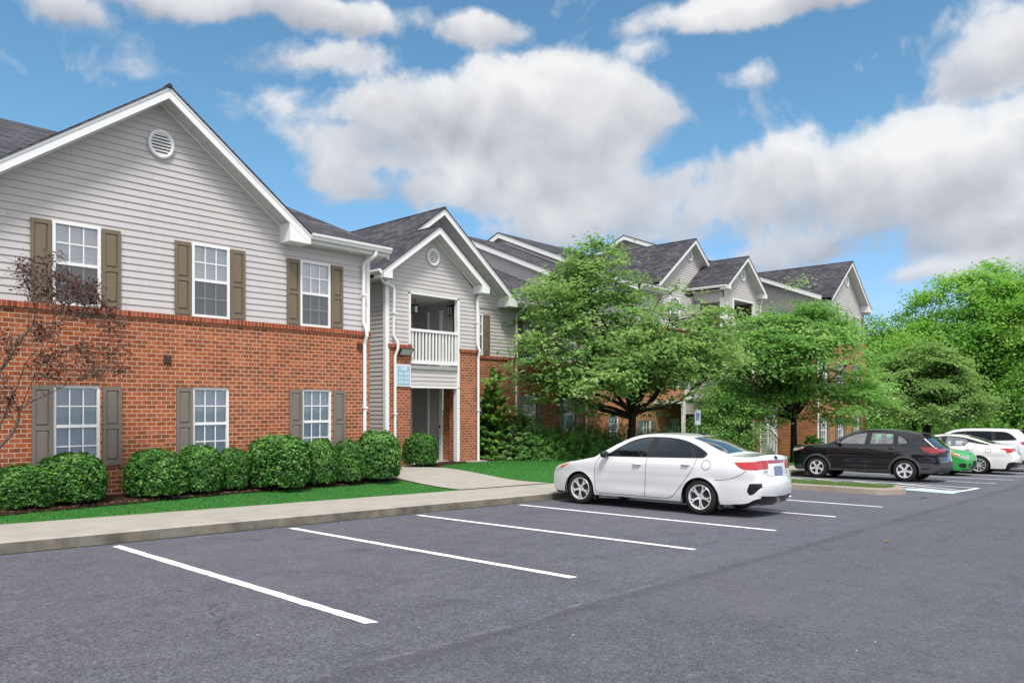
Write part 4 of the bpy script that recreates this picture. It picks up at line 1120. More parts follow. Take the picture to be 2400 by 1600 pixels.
def car(name, label, cat, S, group='cars parked nose to the kerb'):
    root = thing(name, label, cat, (0,0,0), group)
    fo, WB = S['fo'], S['wb']; yc = fo+WB/2; paint = S['paint']; rr = S.get('round', 0.06)
    Up = catmull(S['upper'], 0.03)                        # (u, z, crown)
    U2 = [(p[0], p[1]) for p in Up]
    zs, R, wz = S['sill'], S['arch'], S['wr']-0.01
    low = []
    for ua in (fo+WB, fo):
        a0 = math.asin(max(-0.95, (zs-wz)/R)); a = np.linspace(a0, pi-a0, 22)
        low += [(ua+R*cos(t), wz+R*sin(t)) for t in a]
    outer = U2 + dens([U2[-1]]+low+[U2[0]], 0.05)[1:-1]
    # drop the closing run of dens (it closes back to the first point)
    seq = [U2[-1]]+low+[U2[0]]; run = []
    for a, b in zip(seq, seq[1:]):
        n = max(1, int(math.hypot(b[0]-a[0], b[1]-a[1])/0.05)); run += [(a[0]+(b[0]-a[0])*k/n, a[1]+(b[1]-a[1])*k/n) for k in range(n)]
    outer = U2 + run[1:]
    UA = np.array(U2)
    def W(P):
        P = np.asarray(P, float)
        w = tab(P[:,0], S['plan'])*tab(P[:,1], S['tumble'])
        seg0, seg1 = UA[:-1], UA[1:]
        d = np.full(len(P), 9.0)
        for a, b in zip(seg0, seg1):
            ab = b-a; t = np.clip(((P-a)@ab)/(ab@ab+1e-12), 0, 1); q = P-(a+t[:,None]*ab)
            d = np.minimum(d, np.hypot(q[:,0], q[:,1]))
        k = np.clip(rr-d, 0, rr)
        w = w-(rr-np.sqrt(np.maximum(rr*rr-k*k, 0)))
        for (u0, z0, ru, rz, amp) in S.get('dents', ()):     # soft swages in the flank
            w = w+amp*np.exp(-((P[:,0]-u0)/ru)**2-((P[:,1]-z0)/rz)**2)
        for ua in (fo, fo+WB):                               # flared wheel lips
            q = np.hypot(P[:,0]-ua, P[:,1]-wz); w = w+S.get('flare', 0.012)*np.exp(-((q-R)/0.05)**2)
        return w
    regs = S['side']                                       # name, polygon, material, parent region or None
    loops = [dens(catmull(g[1], 0.04, True), 0.04) if g[0] not in ('side_window','window_trim') else dens(catmull(g[1], 0.04, True), 0.05) for g in regs]
    st = []
    u0, u1 = UA[:,0].min(), UA[:,0].max()
    g = np.array([(u, z) for u in np.arange(u0+.03, u1, .07) for z in np.arange(.2, UA[:,1].max(), .055)])
    g = g[pip(g, outer)]
    for k in range(1, len(U2)-1):
        t = UA[k+1]-UA[k-1]; t = t/(np.linalg.norm(t)+1e-9); nn = np.array([t[1], -t[0]])
        for o in (.008, .02, .04): st.append(UA[k]+nn*o)
    st = np.array(st); st = st[pip(st, outer)]
    allp = np.concatenate([np.array(outer)]+[np.array(l) for l in loops])
    keep = np.array([np.min(np.hypot(*(allp-p).T)) > 0.018 for p in g]); g = g[keep]
    keep = np.array([np.min(np.hypot(*(allp-p).T)) > 0.005 for p in st]); st = st[keep]
    pts, tri, cen = cdt(outer, loops, [tuple(p) for p in g]+[tuple(p) for p in st])
    w = W(pts); lab = np.full(len(tri), -1)
    for i, l in enumerate(loops): lab[pip(cen, l)] = i
    body = None; sides = {}
    for sgn in (1, -1):
        X = np.stack([sgn*w, yc-pts[:,0], pts[:,1]], 1)
        b = submesh('side_panel', X, tri[lab == -1], paint, root, flip=(sgn < 0)); made = []
        for i, r in enumerate(regs):
            par = made[r[3]] if (len(r) > 3 and r[3] is not None and made[r[3]] is not None) else root
            lift = 0.0
            o = submesh(r[0], X, tri[lab == i], r[2], par, flip=(sgn < 0)); made.append(o)
        sides[sgn] = made
        for path, cl in S['seams']:                         # shut lines
            sm = MB()
            q = catmull(path, 0.04, cl); q = q+[q[0]] if cl else q
            q = np.array(q); ww = W(q)
            for k in range(len(q)-1):
                t = q[k+1]-q[k]; L = np.linalg.norm(t)
                if L < 1e-6: continue
                nn = np.array([-t[1], t[0]])/L*S.get('gap', 0.0045)
                a, c = q[k]-nn, q[k]+nn; d, e = q[k+1]+nn, q[k+1]-nn
                wq = W(np.array([a, c, d, e]))+0.0022
                sm.poly([(sgn*wq[j], yc-v[0], v[1]) for j, v in enumerate((a, c, d, e))])
            sm.build('door_seam', SEAM, root, local=True)
        for (u, z, L, di) in S['handles']:
            wv = float(W(np.array([[u, z]]))[0]); mb = MB()
            pth_ = [(sgn*(wv-0.01), yc-(u-L/2), z), (sgn*(wv+0.026), yc-(u-L/2+.03), z+.004), (sgn*(wv+0.030), yc-u, z+.006), (sgn*(wv+0.026), yc-(u+L/2-.03), z+.004), (sgn*(wv-0.01), yc-(u+L/2), z)]
            mb.tube(pth_, [.012,.016,.017,.016,.012], 8)
            mb.build('handle', S.get('handle_mat', paint), made[di] if made[di] is not None else root, smooth=True, local=True)
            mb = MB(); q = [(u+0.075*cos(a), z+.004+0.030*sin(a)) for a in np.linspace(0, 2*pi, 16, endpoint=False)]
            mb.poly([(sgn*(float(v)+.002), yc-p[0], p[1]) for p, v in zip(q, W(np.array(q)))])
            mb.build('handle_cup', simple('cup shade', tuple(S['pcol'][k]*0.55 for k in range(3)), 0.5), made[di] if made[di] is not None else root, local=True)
        u, z = S['mirror']; wv = float(W(np.array([[u, z]]))[0]); mb = MB(); n1, n2 = 10, 14; i0 = 0
        for i in range(n1+1):
            th = pi*i/n1
            for j in range(n2):
                ph = 2*pi*j/n2
                ex = lambda v, p: math.copysign(abs(v)**p, v)
                mb.v.append((sgn*(wv+.115+.105*ex(cos(th), .7)), yc-(u-.0+.065*ex(sin(th), .8)*ex(cos(ph), .8)), z+.03+.068*ex(sin(th), .8)*ex(sin(ph), .7)))
        for i in range(n1):
            for j in range(n2):
                mb.f.append((i*n2+j, i*n2+(j+1) % n2, (i+1)*n2+(j+1) % n2, (i+1)*n2+j)); mb.m.append(0)
        mb.bar((sgn*(wv-.02), yc-u, z-.03), (sgn*(wv+.06), yc-u, z+.0), .05, .03)
        mb.build('side_mirror', S.get('mirror_mat', paint), root, smooth=True, local=True)
    # the band over the top, from the front bumper over the roof to the rear bumper
    s = np.concatenate([[0], np.cumsum(np.hypot(*np.diff(UA, axis=0).T))]); crown = np.array([p[2] for p in Up])
    hw = W(UA); tg = np.gradient(UA, axis=0); tg /= np.linalg.norm(tg, axis=1)[:,None]+1e-9; nrm = np.stack([-tg[:,1], tg[:,0]], 1)
    KX = 0.75
    def sof(p, lo=0, hi=1e9):
        d = np.hypot(*(UA-np.array(p)).T); d = np.where((s < lo) | (s > hi), 9, d); return float(s[np.argmin(d)])
    def band(q):
        q = np.asarray(q, float); t = q[:,1]/KX
        f = lambda a: np.interp(q[:,0], s, a)
        b = f(crown)*(1-t*t)
        return np.stack([t*f(hw), yc-(f(UA[:,0])+f(nrm[:,0])*b), f(UA[:,1])+f(nrm[:,1])*b], 1)
    outer2 = [(v, KX) for v in s] + [(s[-1], KX*k/14) for k in range(13, -14, -1)] + [(v, -KX) for v in s[::-1]] + [(0, KX*k/14) for k in range(-13, 14)]
    bregs = []
    for (nm, poly, mt) in S['band']:
        bregs.append((nm, [(sof(p[:2]), p[2]*KX) for p in poly], mt))
    bl = [dens(b[1], 0.045) for b in bregs]
    g = np.array([(v, KX*k/14) for v in s[1:-1] for k in range(-13, 14)])
    allp = np.concatenate([np.array(l) for l in bl]) if bl else np.zeros((0,2))
    keep = np.array([np.min(np.hypot(*(allp-p).T)) > 0.016 for p in g]) if len(allp) else np.ones(len(g), bool); g = g[keep]
    pts, tri, cen = cdt(outer2, bl, [tuple(p) for p in g])
    lab = np.full(len(tri), -1)
    for i, l in enumerate(bl): lab[pip(cen, l)] = i
    X = band(pts)
    submesh('body', X, tri[lab == -1], paint, root)
    for i, b in enumerate(bregs): submesh(b[0], X, tri[lab == i], b[2], root)
    # plate and badges on the tail
    def on_band(p, t, lift=0.0):
        sv = sof(p[:2]); e = band([(sv, t*KX), (sv+.02, t*KX)]); d = Vector(e[1]-e[0]).normalized(); return Vector(e[0]), d
    for (nm, p, t, ww, hh, mt, th) in S.get('badges', ()):
        c, d = on_band(p, t); across = Vector((1,0,0)); nn = d.cross(across)
        if nn.dot(Vector((0, c.y, 0))) < 0: nn = -nn
        mb = MB(); k = [c+across*a*ww/2+d*b*hh/2+nn*0.003 for a, b in ((-1,-1),(1,-1),(1,1),(-1,1))]
        if nm == 'emblem': k = [c+across*cos(a)*ww/2+d*sin(a)*hh/2+nn*0.003 for a in np.linspace(0, 2*pi, 20, endpoint=False)]
        mb.extrude(k, nn*th); mb.build(nm, mt, root, local=True)
    # under-body, wheel houses, cabin
    un = MB(); L0, L1 = UA[:,0].min()+.35, UA[:,0].max()-.35
    un.box(-.62, .62, yc-L1, yc-L0, zs+.01, zs+.05); un.box(-.60, .60, yc-(fo+WB+R), yc-(fo-R), zs+.05, .62)
    for ua in (fo, fo+WB):
        for sgn in (1, -1):
            wv = float(W(np.array([[ua, wz+R]]))[0])-.012
            a = np.linspace(-.35, pi+.35, 18)
            for k in range(17):
                un.poly([(sgn*.55, yc-(ua+(R+.01)*cos(a[k])), wz+(R+.01)*sin(a[k])), (sgn*wv, yc-(ua+(R+.01)*cos(a[k])), wz+(R+.01)*sin(a[k])),
                         (sgn*wv, yc-(ua+(R+.01)*cos(a[k+1])), wz+(R+.01)*sin(a[k+1])), (sgn*.55, yc-(ua+(R+.01)*cos(a[k+1])), wz+(R+.01)*sin(a[k+1]))])
    for sgn in (1, -1):
        wv = float(W(np.array([[fo+WB/2, zs+.1]]))[0])-.02
        un.box(min(sgn*.6, sgn*wv), max(sgn*.6, sgn*wv), yc-(fo+WB-R-.02), yc-(fo+R+.02), zs+.01, zs+.06)
    un.build('underbody', M['black'], root, local=True)
    cb = MB(); bz = S['belt']
    def rbox(x0, x1, y0, y1, z0, z1): cb.box(x0, x1, y0, y1, z0, z1)
    cb.box(-.72, .72, yc-(S['cabin'][1]), yc-S['cabin'][0], bz-.40, bz-.36)
    for sx in (-.38, .38):
        uf = S['seat']
        cb.extrude([(sx-.24, yc-uf, bz-.35), (sx-.24, yc-(uf+.16), bz+.20), (sx-.24, yc-(uf+.30), bz+.20), (sx-.24, yc-(uf+.16), bz-.35)], (.48, 0, 0))
        cb.extrude([(sx-.11, yc-(uf+.19), bz+.23), (sx-.12, yc-(uf+.21), bz+.38), (sx-.12, yc-(uf+.30), bz+.38), (sx-.11, yc-(uf+.29), bz+.23)], (.23, 0, 0))
        ur = S['seat']+.86
        cb.extrude([(sx-.30, yc-ur, bz-.35), (sx-.30, yc-(ur+.18), bz+.16), (sx-.30, yc-(ur+.28), bz+.16), (sx-.30, yc-(ur+.18), bz-.35)], (.60, 0, 0))
        cb.extrude([(sx-.11, yc-(ur+.18), bz+.18), (sx-.11, yc-(ur+.20), bz+.30), (sx-.11, yc-(ur+.28), bz+.30), (sx-.11, yc-(ur+.27), bz+.18)], (.22, 0, 0))
    cb.build('seats', SEAT, root, local=True)
    ds = MB(); ds.extrude([(-.66, yc-(S['cabin'][0]+.02), bz-.3), (-.66, yc-(S['cabin'][0]+.02), bz-.02), (-.66, yc-(S['cabin'][0]+.30), bz+.02), (-.66, yc-(S['cabin'][0]+.42), bz-.3)], (1.32, 0, 0))
    ds.build('dashboard', M['black'], root, local=True)
    wl = MB(); c = Vector((-.38, yc-(S['seat']-.42), bz+.03))
    wl.tube([c+Vector((.18*cos(a), .08*sin(a), .17*sin(a))) for a in np.linspace(0, 2*pi, 25)], .014, 6, cap=False)
    wl.build('steering_wheel', M['black'], root, smooth=True, local=True)
    for path in S.get('lid', ()):
        q = np.array([(sof(a[:2]), a[2]*KX) for a in path]); qq = []
        for a, b_ in zip(q, q[1:]):
            m_ = max(2, int(np.linalg.norm(b_-a)/.03)); qq += [a+(b_-a)*k/m_ for k in range(m_)]
        E_ = [Vector(e) for e in band(np.array(qq+[q[-1]]))]; sm = MB()
        sm.tube(E_, .0035, 4); sm.build('boot_seam', SEAM, root, local=True)
    if S.get('fin'):
        u, = S['fin']; c, d = on_band((u, float(UA[np.abs(UA[:,0]-u) < .05][:,1].max())), 0); zt = float(np.max(band([(sof((u, 9)), 0)])[:,2])) if False else c.z
        mb = MB(); mb.extrude([(-.025, c.y+.07, zt-.01), (-.012, c.y-.06, zt+.055), (.012, c.y-.06, zt+.055), (.025, c.y+.07, zt-.01), ], (0, 0.0001, 0))
        mb = MB(); mb.poly([(-.03, c.y+.08, zt-.012), (-.03, c.y-.06, zt-.012), (-.006, c.y-.065, zt+.052)]); mb.poly([(.03, c.y+.08, zt-.012), (.006, c.y-.065, zt+.052), (.03, c.y-.06, zt-.012)])
        mb.poly([(-.03, c.y+.08, zt-.012), (-.006, c.y-.065, zt+.052), (.006, c.y-.065, zt+.052), (.03, c.y+.08, zt-.012)]); mb.poly([(-.03, c.y-.06, zt-.012), (.03, c.y-.06, zt-.012), (.006, c.y-.065, zt+.052), (-.006, c.y-.065, zt+.052)])
        mb.build('antenna_fin', S.get('fin_mat', TRIM), root, local=True)
    for f in S.get('extra', ()): f(root, yc, W)
    wp = make_wheel(S['wr'], S['rim'], S['tw'], S['spokes']); first = True
    for ua, dz in ((fo, 0), (fo+WB, 0)):
        for sgn in (1, -1):
            o = wp if first else copy_tree(wp); first = False
            wv = float(W(np.array([[ua, wz+R+.02]]))[0])
            o.parent = root; o.location = (sgn*(wv-S['tw']/2-.02), yc-ua, S['wr']); o.rotation_euler = (0.3*sgn+ua, 0, 0 if sgn > 0 else pi)
            if ua == fo: o.rotation_euler = (0.3*sgn+ua, 0, (0 if sgn > 0 else pi)+S.get('steer', 0.0))
    return root

GL_DARK = glass_mat('tinted car glass', (0.055,0.07,0.095), 0.6, 0.012, (0.70,0.86,1.0))
GL_CLR = glass_mat('clear car glass', (0.88,0.93,0.93), 0.8, 0.20)
GL_MID = glass_mat('smoked car glass', (0.40,0.46,0.48), 1.0, 0.06)
WHITE = paint_mat('white car paint', (0.655,0.67,0.685), rough=0.3)
WHITE2 = paint_mat('pearl white car paint', (0.68,0.68,0.66), rough=0.35)
BLACK = paint_mat('black car paint', (0.003,0.003,0.006), rough=0.12, coat=0.8)
GREEN = paint_mat('bright green car paint', (0.022,0.30,0.055), rough=0.3)

def smirror(poly): return [(a, b, -c) for a, b, c in poly]

# ---- white saloon in the middle of the picture
def sedan_extra(root, yc, W):
    # bumper insert, exhaust tips, mud flaps
    mb = MB()
    for x in (.46, .66): 
        i = 0; mb.tube([(x, yc-4.50, .30), (x, yc-4.615, .30)], [.030, .030], 12)
    mb.build('exhaust_tip', CHR, root, smooth=True, local=True)
    for u in (1.235, 3.945):
        for s in (1, -1):
            mb = MB(); mb.box(min(s*.70, s*.87), max(s*.70, s*.87), yc-u-.006, yc-u+.006, .12, .27); mb.build('mud_flap', M['black'], root, local=True)
sedan = dict(fo=.87, wb=2.70, paint=WHITE, pcol=(.8,.81,.82), wr=.317, rim=.222, tw=.215, arch=.362, sill=.215, round=.055, belt=.98, spokes='Y5', steer=0.06,
    upper=[(.16,.20,.02),(.05,.26,.06),(.015,.36,.09),(.0,.48,.11),(.02,.58,.12),(.06,.66,.12),(.16,.735,.10),(.36,.80,.05),(.65,.865,.04),(.95,.92,.035),(1.20,.965,.035),
           (1.20,.965,.035),(1.50,1.135,.06),(1.80,1.29,.07),(2.05,1.385,.055),(2.30,1.425,.035),(2.60,1.437,.03),(2.95,1.425,.03),(3.22,1.385,.035),
           (3.22,1.385,.035),(3.55,1.275,.05),(3.85,1.155,.05),(4.10,1.062,.035),(4.10,1.062,.035),(4.30,1.050,.03),(4.46,1.052,.03),(4.53,1.045,.05),
           (4.545,.99,.07),(4.555,.90,.08),(4.57,.80,.08),(4.585,.70,.08),(4.625,.62,.09),(4.64,.52,.09),(4.63,.42,.08),(4.60,.33,.07),(4.54,.25,.05),(4.40,.205,.02)],
    plan=[(0,.66),(.08,.73),(.2,.79),(.4,.845),(.7,.885),(1.1,.90),(3.4,.90),(3.8,.892),(4.1,.868),(4.3,.835),(4.45,.795),(4.55,.755),(4.64,.69)],
    tumble=[(.15,.925),(.25,.955),(.35,.972),(.45,.985),(.55,.992),(.66,.985),(.76,1.0),(.84,.992),(.92,.968),(.98,.940),(1.05,.915),(1.2,.838),(1.32,.775),(1.44,.70)],
    dents=[(2.2,.47,1.1,.12,-.018),(2.4,.335,1.0,.035,.010),(2.6,.862,1.5,.018,.007),(2.6,.80,1.3,.05,-.006)],
    side=[('door', [(1.285,.262),(1.285,.262),(1.265,.50),(1.275,.78),(1.36,.955),(1.50,.985),(1.50,.985),(1.78,1.165),(2.05,1.300),(2.30,1.365),(2.52,1.378),(2.52,1.378),(2.455,1.0),(2.44,.62),(2.405,.262),(2.405,.262)], WHITE, None),
          ('door', [(2.415,.262),(2.415,.262),(2.45,.62),(2.465,1.0),(2.53,1.378),(2.53,1.378),(2.9,1.366),(3.2,1.315),(3.38,1.235),(3.38,1.235),(3.50,1.02),(3.45,.86),(3.27,.60),(3.10,.40),(2.99,.285),(2.99,.285),(2.93,.265)], WHITE, None),
          ('window_trim', [(1.46,.985),(1.46,.985),(1.78,1.172),(2.05,1.307),(2.33,1.374),(2.62,1.384),(2.95,1.368),(3.22,1.320),(3.48,1.225),(3.66,1.125),(3.70,1.09),(3.66,1.035),(3.60,1.012),(3.60,1.012),(2.5,.995)], TRIM, None),
          ('side_window', [(1.60,1.005),(1.60,1.005),(1.80,1.150),(2.06,1.280),(2.32,1.345),(2.50,1.354),(2.50,1.354),(2.43,1.013),(2.43,1.013)], GL_DARK, 0),
          ('side_window', [(2.585,1.014),(2.585,1.014),(2.645,1.355),(2.645,1.355),(2.92,1.342),(3.18,1.296),(3.32,1.252),(3.32,1.252),(3.425,1.024),(3.425,1.024)], GL_DARK, 1),
          ('quarter_window', [(3.47,1.03),(3.47,1.03),(3.385,1.228),(3.385,1.228),(3.52,1.172),(3.64,1.105),(3.655,1.085),(3.62,1.045),(3.57,1.031)], GL_DARK, None),
          ('tail_light', [(4.20,.958),(4.20,.958),(4.36,.968),(4.70,.985),(4.70,.985),(4.70,.83),(4.70,.83),(4.47,.832),(4.36,.840),(4.28,.885)], REDL, None),
          ('headlight', [(-.05,.60),(-.05,.60),(.22,.625),(.40,.70),(.60,.80),(.64,.842),(.64,.842),(.42,.80),(.2,.75),(-.05,.66)], CLR, None),
          ('side_marker', [(.34,.70),(.34,.70),(.50,.765),(.60,.825),(.60,.825),(.44,.79),(.34,.745)], AMB, 7),
          ('bumper_vent', [(4.47,.40),(4.47,.40),(4.43,.46),(4.47,.60),(4.47,.60),(4.72,.61),(4.72,.61),(4.62,.52),(4.53,.42)], TRIM, None),
          ('lower_trim', [(3.95,.20),(3.95,.20),(4.20,.232),(4.42,.262),(4.55,.33),(4.70,.36),(4.70,.36),(4.70,.15),(4.70,.15),(3.95,.15)], TRIM, None),
          ('lower_trim', [(.52,.15),(.52,.15),(.52,.215),(.30,.24),(-.1,.26),(-.1,.26),(-.1,.15),(-.1,.15)], TRIM, None)],
    seams=[([(1.285,.262),(1.265,.50),(1.275,.78),(1.36,.955),(1.48,.985)], False), ([(2.41,.262),(2.445,.62),(2.46,.99)], False),
           ([(1.285,.262),(2.0,.258),(2.93,.262),(3.02,.30),(3.12,.41),(3.28,.60),(3.45,.84),(3.50,1.0)], False),
           ([(3.70+.085*cos(a), .895+.085*sin(a)) for a in np.linspace(0, 2*pi, 18, endpoint=False)], True),
           ([(3.86,.64),(4.10,.66),(4.32,.74),(4.42,.82)], False), ([(1.20,.965),(.95,.915),(.66,.862)], False)],
    handles=[(2.26,.855,.19,0), (3.30,.885,.19,1)], mirror=(1.55,1.00), mirror_mat=TRIM,
    band=[('windshield', [(1.26,1.0,-.93),(1.26,1.0,.93),(2.02,1.375,.92),(2.02,1.375,-.92)], GL_DARK),
          ('rear_window', [(3.28,1.367,-.90),(3.28,1.367,.90),(4.03,1.088,.93),(4.03,1.088,-.93)], glass_mat('rear car glass', (0.42,0.45,0.46), 1.0, 0.42, (1.0,0.90,0.78))),  # warm reflection tint: pale overcast sheen put into the glass colour
          ('tail_light', [(4.546,.985,.50),(4.546,.985,1.0),(4.567,.832,1.0),(4.567,.832,.52)], REDL),
          ('tail_light', [(4.546,.985,-.50),(4.546,.985,-1.0),(4.567,.832,-1.0),(4.567,.832,-.52)], REDL),
          ('light_bar', [(4.546,.985,-.495),(4.546,.985,.495),(4.553,.935,.495),(4.553,.935,-.495)], DRED),
          ('bumper_insert', [(4.618,.385,-1.0),(4.618,.385,1.0),(4.55,.262,1.0),(4.55,.262,-1.0)], TRIM),
          ('grille', [(.035,.62,-.62),(.035,.62,.62),(.004,.52,.58),(.004,.52,-.58)], TRIM),
          ('grille', [(.012,.38,-.8),(.012,.38,.8),(.10,.235,.8),(.10,.235,-.8)], TRIM)],
    badges=[('number_plate', (4.565,.80), 0, .31, .155, PLATE, .008), ('emblem', (4.535,1.022), 0, .13, .065, TRIM, .006), ('model_badge', (4.575,.815), -.62, .20, .03, CHR, .003)],
    lid=[[(4.09,1.066,-.90),(4.30,1.05,-.86),(4.53,1.045,-.80),(4.57,.80,-.66),(4.585,.70,-.56),(4.585,.70,.56),(4.57,.80,.66),(4.53,1.045,.80),(4.30,1.05,.86),(4.09,1.066,.90)]],
    cabin=(1.35,3.5), seat=2.05, fin=(3.16,), extra=(sedan_extra,))
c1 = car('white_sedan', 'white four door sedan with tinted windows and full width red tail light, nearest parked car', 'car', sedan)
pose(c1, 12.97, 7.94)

# ---- black crossover
def suv_extra(root, yc, W):
    mb = MB(); mb.extrude([(-.60, yc-3.92, 1.505), (-.60, yc-4.17, 1.478), (-.60, yc-4.17, 1.455), (-.60, yc-3.92, 1.46)], (1.20, 0, 0)); mb.build('spoiler', BLACK, root, local=True)
    for s in (1, -1):
        mb = MB(); mb.bar((s*.70, yc-2.2, 1.565), (s*.66, yc-3.6, 1.525), .02, .015); mb.build('roof_trim', TRIM, root, local=True)
suv = dict(fo=.88, wb=2.66, paint=BLACK, pcol=(.008,.008,.011), wr=.343, rim=.225, tw=.225, arch=.395, sill=.27, round=.06, belt=1.10, spokes='B5', flare=.02,
    upper=[(.20,.25,.02),(.08,.30,.06),(.03,.42,.09),(-.01,.60,.10),(-.01,.78,.10),(.01,.92,.09),(.06,1.0,.08),(.06,1.0,.08),(.30,1.045,.05),(.70,1.085,.04),(1.05,1.112,.035),(1.22,1.12,.035),
           (1.22,1.115,.035),(1.55,1.30,.06),(1.85,1.455,.065),(2.10,1.54,.05),(2.40,1.590,.035),(2.75,1.605,.03),(3.15,1.588,.03),(3.55,1.545,.03),(3.93,1.48,.03),(3.98,1.455,.03),
           (3.98,1.455,.03),(4.15,1.30,.05),(4.33,1.13,.05),(4.44,1.04,.05),(4.44,1.04,.05),(4.475,.97,.06),(4.47,.85,.06),(4.47,.75,.06),(4.50,.66,.07),(4.52,.55,.07),(4.52,.44,.07),(4.47,.35,.06),(4.35,.28,.02)],
    plan=[(0,.70),(.08,.77),(.2,.83),(.4,.878),(.8,.905),(1.2,.91),(3.5,.91),(3.8,.90),(4.05,.875),(4.25,.835),(4.4,.79),(4.55,.73)],
    tumble=[(.2,.955),(.3,.975),(.45,.985),(.6,.99),(.72,.998),(.82,1.0),(.92,.992),(1.02,.975),(1.09,.955),(1.2,.915),(1.35,.852),(1.47,.79),(1.61,.71)],
    dents=[(2.2,.52,1.0,.10,-.022),(2.3,.38,1.0,.06,.012),(4.1,.62,.25,.12,-.02)],
    side=[('door', [(1.30,.33),(1.30,.33),(1.27,.60),(1.275,.95),(1.32,1.10),(1.32,1.10),(1.60,1.28),(1.90,1.425),(2.20,1.50),(2.46,1.522),(2.46,1.522),(2.45,1.1),(2.43,.8),(2.39,.33),(2.39,.33)], BLACK, None),
          ('door', [(2.40,.33),(2.40,.33),(2.44,.8),(2.46,1.1),(2.47,1.522),(2.47,1.522),(2.85,1.522),(3.15,1.49),(3.30,1.465),(3.30,1.465),(3.38,1.10),(3.36,.92),(3.22,.80),(3.10,.66),(3.06,.50),(2.98,.34),(2.98,.34)], BLACK, None),
          ('window_trim', [(1.42,1.115),(1.42,1.115),(1.62,1.262),(1.92,1.408),(2.22,1.485),(2.55,1.512),(2.90,1.506),(3.22,1.470),(3.45,1.410),(3.62,1.300),(3.72,1.18),(3.70,1.145),(3.60,1.138),(3.60,1.138),(2.5,1.118)], TRIM, None),
          ('side_window', [(1.60,1.135),(1.60,1.135),(1.75,1.285),(1.98,1.400),(2.24,1.462),(2.42,1.476),(2.42,1.476),(2.375,1.137),(2.375,1.137)], GL_CLR, 0),
          ('side_window', [(2.54,1.140),(2.54,1.140),(2.58,1.482),(2.58,1.482),(2.88,1.478),(3.20,1.444),(3.20,1.444),(3.215,1.155),(3.215,1.155)], GL_CLR, 1),
          ('quarter_window', [(3.36,1.165),(3.36,1.165),(3.34,1.40),(3.34,1.40),(3.44,1.368),(3.54,1.29),(3.61,1.19),(3.57,1.166)], GL_CLR, None),
          ('tail_light', [(3.96,1.06),(3.96,1.06),(4.25,1.065),(4.60,1.04),(4.60,1.04),(4.60,.90),(4.60,.90),(4.40,.885),(4.22,.895),(4.08,.96)], DRED, None),
          ('headlight', [(-.05,.86),(-.05,.86),(.20,.88),(.42,.955),(.46,1.005),(.46,1.005),(.25,.97),(-.05,.93)], CLR, None),
          ('side_marker', [(.20,.885),(.20,.885),(.36,.925),(.42,.97),(.42,.97),(.27,.95)], AMB, 7),
          ('cladding', [(1.262,.27),(1.262,.27),(1.262,.20),(1.262,.20),(3.16,.20),(3.16,.20),(3.16,.27),(3.16,.27),(3.14,.335),(3.14,.335),(1.28,.335),(1.28,.335)], CLAD, None),
          ('cladding', [(.88+.465*cos(a), .335+.465*sin(a)) for a in np.linspace(-.25, pi+.25, 26)]+[(.88+.30*cos(a), .335+.30*sin(a)) for a in np.linspace(pi+.25, -.25, 22)], CLAD, None),
          ('cladding', [(3.54+.465*cos(a), .335+.465*sin(a)) for a in np.linspace(-.25, pi+.25, 26)]+[(3.54+.30*cos(a), .335+.30*sin(a)) for a in np.linspace(pi+.25, -.25, 22)], CLAD, None),
          ('cladding', [(3.98,.22),(3.98,.22),(3.99,.37),(4.2,.40),(4.35,.52),(4.65,.56),(4.65,.56),(4.65,.2),(4.65,.2)], CLAD, None),
          ('cladding', [(.45,.2),(.45,.2),(.42,.36),(.2,.40),(-.1,.42),(-.1,.42),(-.1,.2),(-.1,.2)], CLAD, None)],
    seams=[([(1.30,.33),(1.27,.60),(1.275,.95),(1.32,1.10)], False), ([(2.395,.33),(2.435,.8),(2.455,1.1)], False), ([(2.98,.34),(3.06,.50),(3.10,.66),(3.22,.80),(3.36,.92),(3.38,1.12)], False),
           ([(3.52,.93),(3.52,.93),(3.52,1.06),(3.52,1.06),(3.73,1.06),(3.73,1.06),(3.73,.93),(3.73,.93)], True)],
    handles=[(2.20,.985,.21,0), (3.18,1.005,.21,1)], mirror=(1.58,1.13),
    band=[('windshield', [(1.28,1.15,-.93),(1.28,1.15,.93),(2.02,1.515,.92),(2.02,1.515,-.92)], GL_CLR),
          ('rear_window', [(4.02,1.42,-.86),(4.02,1.42,.86),(4.40,1.075,.90),(4.40,1.075,-.90)], glass_mat('hatch glass', (0.55,0.60,0.60), 1.0, 0.30, (1.0,0.93,0.85))),  # hatch reflection warmed in its colour, so the blue sky mirrors paler
          ('tail_light', [(4.455,1.01,.30),(4.455,1.01,1.0),(4.472,.90,1.0),(4.473,.905,.35)], DRED),
          ('tail_light', [(4.455,1.01,-.30),(4.455,1.01,-1.0),(4.472,.90,-1.0),(4.473,.905,-.35)], DRED),
          ('bumper_insert', [(4.54,.60,-1.0),(4.54,.60,1.0),(4.44,.32,1.0),(4.44,.32,-1.0)], CLAD),
          ('grille', [(.01,.84,-.72),(.01,.84,.72),(.02,.50,.66),(.02,.50,-.66)], CLAD)],
    badges=[('number_plate', (4.468,.80), 0, .31, .155, PLATE, .008)],
    cabin=(1.4,3.7), seat=2.0, fin=(3.35,), fin_mat=BLACK, extra=(suv_extra,))
c2 = car('black_suv', 'glossy black compact SUV with grey wheel arch cladding beside the grass island', 'car', suv)
pose(c2, 25.84, 7.98)

